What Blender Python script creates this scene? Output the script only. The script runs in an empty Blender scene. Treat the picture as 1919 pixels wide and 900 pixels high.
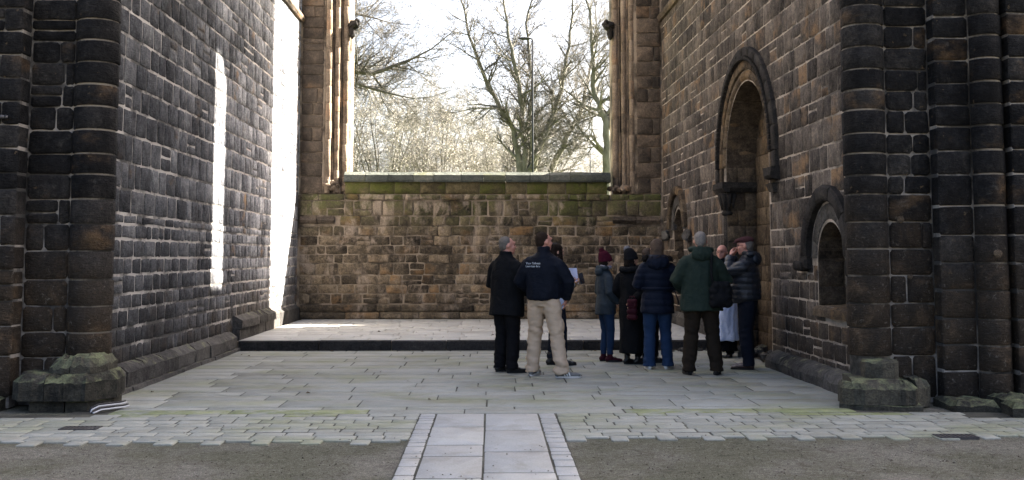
import bpy, bmesh, math, random
import numpy as np
from mathutils import Vector, Matrix, noise as mnoise

# ------------------------------------------------------------------ camera, sky, sun, exposure
scene = bpy.context.scene
COL = scene.collection
CAM_H, TILT, YAW, FPX, PW, PH = 1.48, math.radians(4.5), math.radians(1.17), 1950.0, 1919.0, 900.0
cam_data = bpy.data.cameras.new('camera')
cam_data.sensor_width = 36.0
cam_data.lens = 36.0 * FPX / PW
cam_data.shift_y = -123.5 / PW
cam_data.clip_end = 3000.0
camera = bpy.data.objects.new('camera', cam_data)
COL.objects.link(camera)
camera.location = (0, 0, CAM_H)
camera.rotation_euler = (math.pi / 2 + TILT, 0, -YAW)
scene.camera = camera

SUN_DIR = Vector((1.89, 1.0, 1.65)).normalized()          # towards the sun
SUN_EL = math.asin(SUN_DIR.z)
SUN_AZ = math.atan2(SUN_DIR.x, SUN_DIR.y)                 # clockwise from +Y
world = bpy.data.worlds.new('World')
scene.world = world
world.use_nodes = True
wn = world.node_tree
wn.nodes.clear()
sky = wn.nodes.new('ShaderNodeTexSky')
sky.sky_type = 'NISHITA'
sky.sun_disc = False
sky.sun_elevation = SUN_EL
sky.sun_rotation = SUN_AZ
sky.altitude = 50
sky.air_density = 0.8
sky.dust_density = 8.0
sky.ozone_density = 1.0
bg = wn.nodes.new('ShaderNodeBackground')
bg.inputs['Strength'].default_value = 0.05
wo = wn.nodes.new('ShaderNodeOutputWorld')
wn.links.new(sky.outputs[0], bg.inputs[0])
wn.links.new(bg.outputs[0], wo.inputs[0])

sun_data = bpy.data.lights.new('sun', 'SUN')
sun_data.energy = 5.0
sun_data.angle = math.radians(0.5)
sun_data.color = (1.0, 0.93, 0.82)
sun = bpy.data.objects.new('sun', sun_data)
COL.objects.link(sun)
sun.location = (40, 30, 40)
sun.rotation_euler = (-SUN_DIR).to_track_quat('-Z', 'Y').to_euler()

scene.view_settings.view_transform = 'Standard'
scene.view_settings.look = 'None'
scene.view_settings.exposure = 3.75
scene.view_settings.gamma = 1.0
scene.cycles.max_bounces = 8
scene.cycles.diffuse_bounces = 5
scene.cycles.caustics_reflective = False
scene.cycles.caustics_refractive = False

# ------------------------------------------------------------------ helpers
R = random.Random(7)
U = R.uniform
cR = Vector((math.cos(YAW), -math.sin(YAW), 0))
cF0 = Vector((math.sin(YAW), math.cos(YAW), 0))
cF = cF0 * math.cos(TILT) + Vector((0, 0, math.sin(TILT)))
cU = Vector((0, 0, math.cos(TILT))) - cF0 * math.sin(TILT)

def seen_area(pts):
    """rough size in the picture, used only to decide which pieces become single objects"""
    xs, ys = [], []
    for p in pts:
        d = Vector(p) - Vector((0, 0, CAM_H))
        z = d.dot(cF)
        if z < 0.5:
            return 0
        xs.append(PW / 2 + FPX * d.dot(cR) / z)
        ys.append(PH / 2 - (FPX * d.dot(cU) / z + 123.5))
    a, b, c, d = max(0, min(xs)), min(PW, max(xs)), max(0, min(ys)), min(PH, max(ys))
    return max(0, b - a) * max(0, d - c)

def tag(o, label=None, cat=None, group=None, kind=None):
    if label: o['label'] = label
    if cat: o['category'] = cat
    if group: o['group'] = group
    if kind: o['kind'] = kind
    return o

def empty(name, loc, label=None, cat=None, group=None, kind=None, rz=0):
    o = bpy.data.objects.new(name, None)
    o.empty_display_size = 0.2
    COL.objects.link(o)
    o.location = loc
    o.rotation_euler = (0, 0, rz)
    return tag(o, label, cat, group, kind)

def world_loc(o):
    v = Vector((0, 0, 0))
    while o is not None:
        v += o.location
        o = o.parent
    return v

def link_mesh(name, verts, faces, mat, parent=None, smooth=None, tint=None, origin=None, parent_at=None):
    """verts in world metres; the object's origin goes to `origin`"""
    o = Vector(origin) if origin is not None else Vector((0, 0, 0))
    me = bpy.data.meshes.new(name)
    me.from_pydata([(v[0] - o.x, v[1] - o.y, v[2] - o.z) for v in verts], [], faces)
    if smooth is not None:
        if smooth is True: smooth = [True] * len(faces)
        me.polygons.foreach_set('use_smooth', smooth)
    if tint is not None:
        a = me.attributes.new('tint', 'FLOAT_COLOR', 'POINT')
        a.data.foreach_set('color', np.asarray(tint, dtype=np.float32).ravel())
    if mat: me.materials.append(mat)
    me.update()
    ob = bpy.data.objects.new(name, me)
    COL.objects.link(ob)
    if parent:
        ob.parent = parent
        ob.location = o - (parent_at if parent_at is not None else world_loc(parent))
    else:
        ob.location = o
    return ob

class Acc:
    """collects shapes for ONE mesh"""
    def __init__(self): self.v, self.f, self.s = [], [], []
    def add(self, v, f, s=False):
        b = len(self.v)
        self.v += [tuple(p) for p in v]
        self.f += [tuple(i + b for i in q) for q in f]
        self.s += [s] * len(f) if isinstance(s, bool) else list(s)
        return self
    def box(self, x0, x1, y0, y1, z0, z1):
        v = [(x0,y0,z0),(x1,y0,z0),(x1,y1,z0),(x0,y1,z0),(x0,y0,z1),(x1,y0,z1),(x1,y1,z1),(x0,y1,z1)]
        return self.add(v, [(0,3,2,1),(4,5,6,7),(0,1,5,4),(1,2,6,5),(2,3,7,6),(3,0,4,7)])
    def tube(self, pts, rad, n=8, cap=True, smooth=True):
        pts = [Vector(p) for p in pts]
        if not isinstance(rad, (list, tuple)): rad = [rad] * len(pts)
        rings = []
        ref = None
        for i, p in enumerate(pts):
            t = (pts[min(i+1, len(pts)-1)] - pts[max(i-1, 0)])
            if t.length < 1e-9: t = Vector((0,0,1))
            t.normalize()
            if ref is None:
                ref = Vector((1,0,0)) if abs(t.x) < 0.8 else Vector((0,1,0))
            a = (ref - t * ref.dot(t))
            if a.length < 1e-6: a = t.orthogonal()
            a.normalize(); ref = a
            b = t.cross(a)
            rx, ry = rad[i] if isinstance(rad[i], (tuple, list)) else (rad[i], rad[i])
            rings.append([p + a * rx * math.cos(2*math.pi*k/n) + b * ry * math.sin(2*math.pi*k/n) for k in range(n)])
        v = [q for r in rings for q in r]
        f = []
        for i in range(len(rings)-1):
            for k in range(n):
                f.append((i*n+k, i*n+(k+1)%n, (i+1)*n+(k+1)%n, (i+1)*n+k))
        if cap:
            f.append(tuple(range(n-1, -1, -1)))
            f.append(tuple((len(rings)-1)*n + k for k in range(n)))
        s = [smooth] * len(f)
        return self.add(v, f, s)
    def build(self, name, mat, parent=None, origin=None, tint=None, world=True):
        o = Vector(origin) if origin is not None else (world_loc(parent) if parent else Vector((0,0,0)))
        t = [tint] * len(self.v) if tint is not None else None
        at = Vector((0, 0, 0)) if parent and origin is not None and tuple(origin) == (0, 0, 0) else None   # parts given in their thing's own axes
        return link_mesh(name, self.v, self.f, mat, parent, self.s, t, o, at)

class Frame:
    def __init__(self, o, u, v, n):
        self.o, self.u, self.v, self.n = Vector(o), Vector(u).normalized(), Vector(v).normalized(), Vector(n).normalized()
        self.flip = self.u.cross(self.v).dot(self.n) < 0
    def __call__(self, u, v, n):
        return self.o + self.u * u + self.v * v + self.n * n

def polystone(fr, pts, proud=0.01, bev=0.012, back=-0.03, bulge=0.004, flip=None):
    n = len(pts)
    us = [p[0] for p in pts]; vs = [p[1] for p in pts]
    cu, cv = sum(us)/n, sum(vs)/n
    w, h = max(us)-min(us), max(vs)-min(vs)
    fu, fv = 1 - 2*bev/max(w, 4*bev), 1 - 2*bev/max(h, 4*bev)
    V = [fr(u, v, back) for u, v in pts]
    V += [fr(u, v, proud - bev*0.8) for u, v in pts]
    V += [fr(cu+(u-cu)*fu, cv+(v-cv)*fv, proud + U(-.3, .3)*bulge) for u, v in pts]
    V.append(fr(cu + U(-.15,.15)*w, cv + U(-.15,.15)*h, proud + U(-1, 1)*bulge))
    F, S = [], []
    for k in range(n):
        j = (k+1) % n
        F.append((k, j, n+j, n+k)); S.append(False)
        F.append((n+k, n+j, 2*n+j, 2*n+k)); S.append(False)
        F.append((2*n+k, 2*n+j, 3*n)); S.append(True)
    fl = fr.flip if flip is None else flip
    if fl: F = [tuple(reversed(q)) for q in F]
    return V, F, S

def gridstone(fn, u0, u1, v0, v1, nu, nv, bu=0.012, bv=0.012, drop=0.007, back=-0.03, flip=False, rough=0.002):
    """curved stone: fn(u, v, n) -> point; rounded rim, open at the back"""
    us = [u0, u0+bu] + [u0+bu+(u1-u0-2*bu)*i/nu for i in range(1, nu)] + [u1-bu, u1]
    vs = [v0, v0+bv] + [v0+bv+(v1-v0-2*bv)*i/nv for i in range(1, nv)] + [v1-bv, v1]
    a, b = len(us), len(vs)
    V, F, S = [], [], []
    for j, v in enumerate(vs):
        for i, u in enumerate(us):
            e = i in (0, a-1) or j in (0, b-1)
            V.append(fn(u, v, (-drop if e else U(-1, 1)*rough)))
    for j in range(b-1):
        for i in range(a-1):
            F.append((j*a+i, j*a+i+1, (j+1)*a+i+1, (j+1)*a+i)); S.append(0 < i < a-2 and 0 < j < b-2)
    rim = [(i, 0) for i in range(a)] + [(a-1, j) for j in range(1, b)] + [(i, b-1) for i in range(a-2, -1, -1)] + [(0, j) for j in range(b-2, 0, -1)]
    base = len(V)
    for i, j in rim: V.append(fn(us[i], vs[j], back))
    m = len(rim)
    for k in range(m):
        q = (k+1) % m
        F.append((base+k, base+q, rim[q][1]*a+rim[q][0], rim[k][1]*a+rim[k][0])); S.append(False)
    if flip: F = [tuple(reversed(q)) for q in F]
    return V, F, S

def rough_rect(u0, u1, v0, v1, jit=0.006, corner=0.02):
    c = min(corner, (u1-u0)*.2, (v1-v0)*.2)
    j = lambda: U(-jit, jit)
    k = lambda: c * U(.4, 1.2)
    p = [(u0+j(), v0+k()), (u0+k(), v0+j()), ((u0+u1)/2+U(-.1,.1)*(u1-u0), v0+j()), (u1-k(), v0+j()), (u1+j(), v0+k()),
         (u1+j(), v1-k()), (u1-k(), v1+j()), ((u0+u1)/2+U(-.1,.1)*(u1-u0), v1+j()), (u0+k(), v1+j()), (u0+j(), v1-k())]
    return p

class Hole:
    def __init__(self, uc, r, zb, zs, rise=None):
        self.uc, self.r, self.zb, self.zs, self.rise = uc, r, zb, zs, rise or r
    def top(self, u):
        d = (u - self.uc) / self.r
        return None if abs(d) >= 1 else self.zs + self.rise * math.sqrt(max(0, 1 - d*d))
    def half(self, v):
        if v < self.zb: return 0
        if v <= self.zs: return self.r
        d = (v - self.zs) / self.rise
        return 0 if d >= 1 else self.r * math.sqrt(1 - d*d)

def clip_rect(u0, u1, v0, v1, holes, jit, corner):
    for h in holes:
        if u1 <= h.uc - h.r or u0 >= h.uc + h.r or v1 <= h.zb or v0 >= h.zs + h.rise: continue
        mid = (u0+u1)/2
        vs = [v0 + (v1-v0)*i/4 for i in range(5)]
        hw = [h.half(min(max(v, h.zb+1e-3), 99)) for v in vs]
        if u0 < h.uc < u1 or (h.half(v1) == 0 and v1 > h.zs and h.half(v0) > abs(mid-h.uc)):
            ts = []
            for i in range(6):
                u = u0 + (u1-u0)*i/5
                t = h.top(u)
                ts.append((u, max(v0, t if t else v0)))
            if max(t for u, t in ts) > v1 - .03:
                ts = [(u, min(t, v1-.03)) for u, t in ts]
                if min(t for u, t in ts) > v1 - .06: return None
            return ts + [(u1, v1), (u0, v1)]
        if mid < h.uc:
            lim = [min(u1, h.uc - w) for w in hw]
            if max(lim) - u0 < .05: return None
            return [(u0, v0)] + [(max(l, u0+.01), v) for l, v in zip(lim, vs)] + [(u0, v1)]
        lim = [max(u0, h.uc + w) for w in hw]
        if u1 - min(lim) < .05: return None
        return [(u1, v1)] + [(min(l, u1-.01), v) for l, v in reversed(list(zip(lim, vs)))] + [(u1, v0)]
    return rough_rect(u0, u1, v0, v1, jit, corner)

class Masonry:
    def __init__(self, parent, mat, name='stone', limit=290):
        self.parent, self.mat, self.name, self.limit, self.items = parent, mat, name, limit, []
    def add(self, vfs, tint=None):
        t = tint or (R.random(), R.random(), R.random(), 1)
        self.items.append((vfs, t, seen_area(vfs[0])))
    def finish(self):
        at = world_loc(self.parent)
        self.items.sort(key=lambda q: -q[2])
        single = [q for q in self.items[:self.limit] if q[2] > 20]
        rest = self.items[len(single):]
        for (V, F, S), t, _ in single:
            c = sum((Vector(p) for p in V), Vector()) / len(V)
            link_mesh(self.name, V, F, self.mat, self.parent, S, [t]*len(V), c, at)
        if rest:
            V, F, S, T = [], [], [], []
            for (v, f, s), t, _ in rest:
                b = len(V); V += v; S += s; T += [t]*len(v)
                F += [tuple(i+b for i in q) for q in f]
            o = link_mesh(self.name, V, F, self.mat, self.parent, S, T, at, at)
            o['kind'] = 'stuff'
        return self

def courses(z0, z1, h0, h1):
    zs = [z0]
    while zs[-1] < z1 - h0*.6:
        zs.append(min(zs[-1] + U(h0, h1), z1))
    if z1 - zs[-1] > 1e-4: zs[-1] = z1
    return zs

def lay(ms, fr, u0, u1, zs, l0, l1, gap=0.014, proud=(.004, .02), bev=.012, back=-.03, bulge=.004, holes=(), jit=.006,
        corner=.02, snecked=.05, keep=None, tintf=None, gap_v=None):
    prev = []
    for z0, z1 in zip(zs[:-1], zs[1:]):
        cuts, u = [u0], u0
        must = sorted(h.uc for h in holes if h.zb < z1 and h.zs < z1 and z0 < h.zs + h.rise)
        while u < u1 - l0*.5:
            L = U(l0, l1)
            nu = u + L
            for p in prev:
                if abs(p - nu) < .05: nu += .07
            if nu > u1 - l0*.5: nu = u1
            cuts.append(nu); u = nu
        if cuts[-1] < u1: cuts[-1] = u1
        prev = cuts
        for a, b in zip(cuts[:-1], cuts[1:]):
            boxes = [(a, b, z0, z1)]
            if b-a > .2 and z1-z0 > .2 and R.random() < snecked:
                zm = z0 + (z1-z0)*U(.4, .6)
                boxes = [(a, b, z0, zm), (a, b, zm, z1)]
            for (p, q, r, s) in boxes:
                g = gap/2; gv = (gap_v or gap)/2
                if keep and not keep((p+q)/2, (r+s)/2): continue
                poly = clip_rect(p+g, q-g, r+gv, s-gv, holes, jit, corner)
                if not poly: continue
                ms.add(polystone(fr, poly, U(*proud), bev, back, bulge),
                       tintf((p+q)/2, (r+s)/2) if tintf else None)

def core_wall(fr, u0, u1, z0, z1, thick, holes=(), mat=None, name='wall', u_start=None, parent=None, origin=None):
    """solid wall behind the stones; holes = [(Hole, depth, through)]"""
    br = {u0, u1}
    for h, d, th in holes:
        for k in range(17): br.add(h.uc - h.r*math.cos(math.pi*k/16))
    us = sorted(br)
    V, F = [], []
    def quad(*pp):
        b = len(V); V.extend(pp); F.append((b, b+1, b+2, b+3) if not fr.flip else (b+3, b+2, b+1, b))
    def face(n, rev, which):
        for a, b in zip(us[:-1], us[1:]):
            m = (a+b)/2
            hs = sorted([h for h, d, th in holes if which(th) and h.uc-h.r < m < h.uc+h.r], key=lambda h: h.zb)
            lo = (z0, z0)
            segs = []
            for h in hs:
                if h.zb > max(lo) + 1e-4: segs.append((lo, (h.zb, h.zb)))
                lo = (h.top(a) or h.zs, h.top(b) or h.zs)
            segs.append((lo, (z1, z1)))
            for (l, t) in segs:
                q = [fr(a, l[0], n), fr(b, l[1], n), fr(b, t[1], n), fr(a, t[0], n)]
                quad(*(reversed(q) if rev else q))
    face(0, False, lambda th: True)
    face(-thick, True, lambda th: th)
    n_plain = len(F)
    for h, d, th in holes:
        e = [h.uc - h.r*math.cos(math.pi*k/16) for k in range(17)]
        prof = [(h.uc-h.r, h.zb)] + [(u, h.top(u) or h.zs) for u in e] + [(h.uc+h.r, h.zb)]
        for p, q in zip(prof, prof[1:] + prof[:1]):
            quad(fr(p[0], p[1], 0), fr(q[0], q[1], 0), fr(q[0], q[1], -d), fr(p[0], p[1], -d))
        if not th:
            b = len(V); V.extend(fr(p[0], p[1], -d) for p in prof)
            f = tuple(range(b+len(prof)-1, b-1, -1))
            F.append(f if not fr.flip else tuple(reversed(f)))
    n_hole = len(F)
    quad(fr(u0, z1, 0), fr(u1, z1, 0), fr(u1, z1, -thick), fr(u0, z1, -thick))
    quad(fr(u0, z0, -thick), fr(u0, z0, 0), fr(u0, z1, 0), fr(u0, z1, -thick))
    quad(fr(u1, z0, 0), fr(u1, z0, -thick), fr(u1, z1, -thick), fr(u1, z1, 0))
    ob = link_mesh(name, V, F, mat, parent, None, [(.5, .5, .5, 1)]*len(V), origin if origin else fr((u0+u1)/2, z0, -thick/2))
    if holes:
        ob.data.materials.append(M['brown_dress'])
        for k in range(n_plain, n_hole): ob.data.polygons[k].material_index = 1
    return ob

# ------------------------------------------------------------------ materials
def new_mat(name):
    m = bpy.data.materials.new(name)
    m.use_nodes = True
    return m, m.node_tree, m.node_tree.nodes['Principled BSDF']

class NT:
    def __init__(self, nt): self.nt = nt
    def put(self, sock, v):
        if isinstance(v, bpy.types.NodeSocket): self.nt.links.new(v, sock)
        elif v is not None: sock.default_value = v
    def n(self, t, **kw):
        nd = self.nt.nodes.new(t)
        for k, v in kw.items(): setattr(nd, k, v)
        return nd
    def pos(self): return self.n('ShaderNodeNewGeometry').outputs['Position']
    def obj(self): return self.n('ShaderNodeTexCoord').outputs['Object']
    def scale(self, vec, s):
        m = self.n('ShaderNodeMapping'); self.put(m.inputs['Vector'], vec)
        m.inputs['Scale'].default_value = s
        return m.outputs[0]
    def noise(self, vec, scale, detail=4, rough=.55, dist=0, w=None):
        d = self.n('ShaderNodeTexNoise'); self.put(d.inputs['Vector'], vec)
        d.inputs['Scale'].default_value = scale; d.inputs['Detail'].default_value = detail
        d.inputs['Roughness'].default_value = rough; d.inputs['Distortion'].default_value = dist
        return d.outputs['Fac']
    def math(self, op, a, b=None, c=None, clamp=False):
        d = self.n('ShaderNodeMath', operation=op, use_clamp=clamp)
        for i, x in enumerate((a, b, c)):
            if x is not None: self.put(d.inputs[i], x)
        return d.outputs[0]
    def ramp(self, fac, stops, interp='LINEAR'):
        d = self.n('ShaderNodeValToRGB'); self.put(d.inputs[0], fac)
        cr = d.color_ramp; cr.interpolation = interp
        while len(cr.elements) < len(stops): cr.elements.new(.5)
        for e, (p, c) in zip(cr.elements, stops):
            e.position = p; e.color = (*c, 1) if len(c) == 3 else c
        return d.outputs[0]
    def rng(self, v, a, b, c=0., d=1.):
        m = self.n('ShaderNodeMapRange'); self.put(m.inputs[0], v)
        for i, x in enumerate((a, b, c, d)): m.inputs[i+1].default_value = x
        m.interpolation_type = 'SMOOTHSTEP'
        return m.outputs[0]
    def mix(self, f, a, b, mode='MIX'):
        d = self.n('ShaderNodeMix', data_type='RGBA', blend_type=mode)
        self.put(d.inputs[0], f)
        for s, x in ((d.inputs[6], a), (d.inputs[7], b)):
            if isinstance(x, tuple): s.default_value = (*x, 1) if len(x) == 3 else x
            else: self.put(s, x)
        return d.outputs[2]
    def sep(self, v):
        d = self.n('ShaderNodeSeparateXYZ'); self.put(d.inputs[0], v); return d.outputs
    def attr(self, name='tint'):
        d = self.n('ShaderNodeAttribute'); d.attribute_name = name
        s = self.n('ShaderNodeSeparateColor'); self.nt.links.new(d.outputs['Color'], s.inputs[0])
        return s.outputs
    def bump(self, h, strength=.5, dist=.02):
        b = self.n('ShaderNodeBump'); self.put(b.inputs['Height'], h)
        b.inputs['Strength'].default_value = strength; b.inputs['Distance'].default_value = dist
        return b.outputs[0]

def stone_mat(name, ramp, warm=None, warm_at=(.55, .75), lime=.0, moss=None, dirt=None, rough=.9, bump=.6, tool=.3, spots=None, extra=None, streak=0.):
    m, nt, b = new_mat(name)
    t = NT(nt); P = t.pos(); T = t.attr()
    big = t.noise(P, .9, 3, .6)
    mid = t.noise(P, 7, 6, .68, .3)
    fine = t.noise(P, 55, 4, .7)
    grain = t.noise(P, 24, 5, .75, .4)
    v = t.math('ADD', t.math('MULTIPLY', T[0], .38), t.math('MULTIPLY', t.rng(mid, .28, .72), .34))
    v = t.math('ADD', v, t.math('MULTIPLY', t.rng(grain, .3, .72), .28))
    v = t.math('ADD', v, t.math('MULTIPLY', t.math('SUBTRACT', big, .5), .7))
    c = t.ramp(v, ramp)
    if warm:
        wn_ = t.noise(t.scale(P, (1, 1, 1.6)), 1.7, 4, .6)
        w = t.math('ADD', wn_, t.math('MULTIPLY', t.math('SUBTRACT', T[1], .5), .42))
        w = t.rng(w, warm_at[0], warm_at[1])
        w = t.math('MULTIPLY', w, t.rng(mid, .25, .6))
        c = t.mix(w, c, warm)
    if lime:
        l = t.math('MULTIPLY', t.rng(t.noise(P, 3.1, 6, .75, .6), .60, .72), lime)
        c = t.mix(l, c, (.42, .38, .33))
    if spots:
        s = t.rng(t.noise(P, 11, 3, .6), spots[0], spots[0]+.05)
        c = t.mix(s, c, spots[1])
    if dirt:
        z = t.sep(P)[2]
        d = t.math('ADD', z, t.math('MULTIPLY', t.math('SUBTRACT', big, .5), 1.6))
        dn = t.noise(P, 2.2, 6, .72, .5)
        df = t.math('MULTIPLY', t.rng(d, dirt[0], dirt[1], 1, 0), t.rng(dn, .3, .56, .25, 1))
        dc = t.mix(t.rng(dn, .52, .7), dirt[2], tuple(min(1, q*f_) for q, f_ in zip(dirt[2], (2.6, 2.3, 2.0))))
        c = t.mix(df, c, dc)
        lc = t.math('MULTIPLY', t.rng(d, dirt[0], dirt[1]+.4, 1, 0), t.rng(t.noise(P, 19, 5, .78, .5), .57, .68))
        c = t.mix(t.math('MULTIPLY', lc, .55), c, (.2, .175, .145))
    if moss:
        nz = t.sep(t.n('ShaderNodeNewGeometry').outputs['Normal'])[2]
        mm = t.math('MULTIPLY', t.rng(nz, .25, .8), t.rng(t.noise(P, 5, 5, .65), moss[0], moss[0]+.2))
        c = t.mix(mm, c, moss[1])
    if extra: c = extra(t, P, c, mid, big)
    if streak:
        sk = t.rng(t.noise(t.scale(P, (2.6, 2.6, .28)), 1.3, 5, .6, .4), .5, .68)
        c = t.mix(t.math('MULTIPLY', sk, streak), c, t.mix(1., c, (.38, .38, .4), 'MULTIPLY'))
    c = t.mix(t.rng(fine, .3, .75), t.mix(1., c, (.66, .66, .66), 'MULTIPLY'), t.mix(1., c, (1.12, 1.1, 1.08), 'MULTIPLY'))
    t.put(b.inputs['Base Color'], c)
    b.inputs['Roughness'].default_value = rough
    b.inputs['Specular IOR Level'].default_value = .07
    tl = t.noise(t.scale(P, (18, 18, 60)), 1, 3, .6)
    h = t.math('ADD', t.math('MULTIPLY', mid, .8), t.math('MULTIPLY', grain, .5))
    h = t.math('ADD', h, t.math('MULTIPLY', fine, .3))
    h = t.math('ADD', h, t.math('MULTIPLY', tl, tool))
    t.put(b.inputs['Normal'], t.bump(h, min(1., bump*1.35), .03))
    return m

def mortar_mat(name, dark, pale, a=.42, b=.6):
    m, nt, bs = new_mat(name)
    t = NT(nt); P = t.pos()
    f = t.rng(t.noise(P, 1.6, 5, .65), a, b)
    c = t.mix(f, dark, pale)
    c = t.mix(t.noise(P, 40, 4, .7), t.mix(1., c, (.6, .6, .6), 'MULTIPLY'), c)
    t.put(bs.inputs['Base Color'], c); bs.inputs['Roughness'].default_value = .95
    t.put(bs.inputs['Normal'], t.bump(t.noise(P, 60, 4, .7), .6, .01))
    return m

def green_stain(t, P, c, mid, big):
    s = t.sep(P)
    band = t.rng(s[2], 1.8, 2.6)
    band = t.math('MULTIPLY', band, t.rng(t.math('ADD', t.math('MULTIPLY', mid, .5), t.math('MULTIPLY', big, .6)), .42, .68))
    c = t.mix(t.math('MULTIPLY', band, .85), c, (.10, .115, .035))
    return c

def painted_light_east(t, P, c, mid, big):
    """north wall painted paler towards the window: sunlight and bounce put into its colour"""
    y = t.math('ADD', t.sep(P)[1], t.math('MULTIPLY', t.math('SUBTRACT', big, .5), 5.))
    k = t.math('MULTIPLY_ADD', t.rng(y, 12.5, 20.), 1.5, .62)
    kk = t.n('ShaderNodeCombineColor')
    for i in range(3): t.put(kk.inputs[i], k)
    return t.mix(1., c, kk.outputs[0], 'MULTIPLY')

def pale_wash(t, P, c, mid, big):
    """pinkish lime wash left on the middle of the east wall"""
    c = green_stain(t, P, c, mid, big)
    f = t.rng(t.noise(t.scale(P, (1, 1, .55)), 2.3, 7, .72, .5), .5, .64)
    return t.mix(t.math('MULTIPLY', f, .75), c, (.44, .35, .27))

M = {}
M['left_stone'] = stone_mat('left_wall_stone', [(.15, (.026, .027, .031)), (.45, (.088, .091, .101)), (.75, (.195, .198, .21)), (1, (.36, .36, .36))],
                            warm=(.16, .105, .06), warm_at=(.7, .9), lime=.08, dirt=(.2, 1.3, (.045, .041, .038)), tool=.6, extra=painted_light_east, streak=.35)
M['right_stone'] = stone_mat('right_wall_stone', [(.15, (.032, .028, .025)), (.45, (.092, .079, .069)), (.75, (.185, .156, .13)), (1, (.31, .25, .2))],
                             warm=(.26, .17, .1), warm_at=(.6, .85), lime=.08, dirt=(.2, 1.3, (.035, .03, .026)), tool=.5, streak=.6)
M['east_stone'] = stone_mat('east_wall_stone', [(.12, (.036, .03, .024)), (.45, (.125, .099, .07)), (.72, (.29, .222, .148)), (1, (.47, .365, .25))],
                            warm=(.31, .185, .09), warm_at=(.6, .85), lime=.3, extra=pale_wash, streak=.5)
M['jamb_stone'] = stone_mat('window_jamb_stone', [(.1, (.1, .08, .062)), (.5, (.23, .178, .132)), (1, (.4, .32, .24))],
                            warm=(.32, .205, .13), warm_at=(.6, .85), lime=.2)
M['pilaster_stone'] = stone_mat('pilaster_stone', [(.1, (.035, .03, .026)), (.5, (.105, .084, .066)), (1, (.25, .19, .14))],
                            warm=(.22, .145, .09), warm_at=(.6, .85), lime=.15)
M['pier_stone'] = stone_mat('soot_black_pier_stone', [(.15, (.0065, .0065, .007)), (.5, (.017, .0165, .017)), (.8, (.04, .037, .035)), (1, (.085, .075, .065))],
                            warm=(.13, .082, .044), warm_at=(.66, .9), lime=.1, spots=(.68, (.11, .08, .05)),
                            dirt=(1.0, 2.3, (.04, .031, .023)), tool=.6, rough=.85, streak=.3)
M['coping'] = stone_mat('coping_stone', [(.1, (.05, .055, .05)), (.6, (.11, .12, .105)), (1, (.2, .2, .17))],
                        warm=(.095, .1, .055), warm_at=(.62, .85), moss=(.6, (.085, .095, .045)))
M['parapet'] = stone_mat('parapet_stone', [(.1, (.06, .05, .03)), (.5, (.16, .13, .07)), (1, (.28, .23, .13))],
                         warm=(.12, .13, .035), warm_at=(.42, .62))
M['base_stone'] = stone_mat('mossy_base_stone', [(.1, (.02, .02, .018)), (.5, (.06, .056, .045)), (1, (.12, .11, .085))],
                            moss=(.4, (.165, .175, .1)), lime=.06, bump=.9)
M['plinth'] = stone_mat('plinth_stone', [(.1, (.035, .033, .032)), (.5, (.09, .085, .08)), (1, (.17, .16, .145))],
                        moss=(.5, (.2, .2, .13)), bump=.9)
M['dark_dress'] = stone_mat('dark_dressed_stone', [(.1, (.014, .013, .013)), (.6, (.042, .038, .035)), (1, (.1, .088, .075))], bump=.5)
M['brown_dress'] = stone_mat('brown_dressed_stone', [(.1, (.025, .02, .016)), (.5, (.085, .065, .047)), (1, (.22, .17, .115))],
                             warm=(.2, .135, .075), warm_at=(.58, .82))
M['kerb'] = stone_mat('dark_kerb_stone', [(.1, (.02, .02, .021)), (.6, (.055, .053, .053)), (1, (.12, .115, .11))], lime=.12, bump=.7)
M['mortar_pier'] = mortar_mat('pier_mortar', (.05, .045, .04), (.34, .3, .26), .42, .6)
M['mortar_left'] = mortar_mat('left_wall_mortar', (.06, .055, .05), (.5, .46, .42), .4, .58)
M['mortar_right'] = mortar_mat('right_wall_mortar', (.1, .085, .07), (.46, .39, .32), .38, .6)
M['mortar_east'] = mortar_mat('east_wall_mortar', (.06, .045, .03), (.42, .33, .24), .36, .6)

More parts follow.
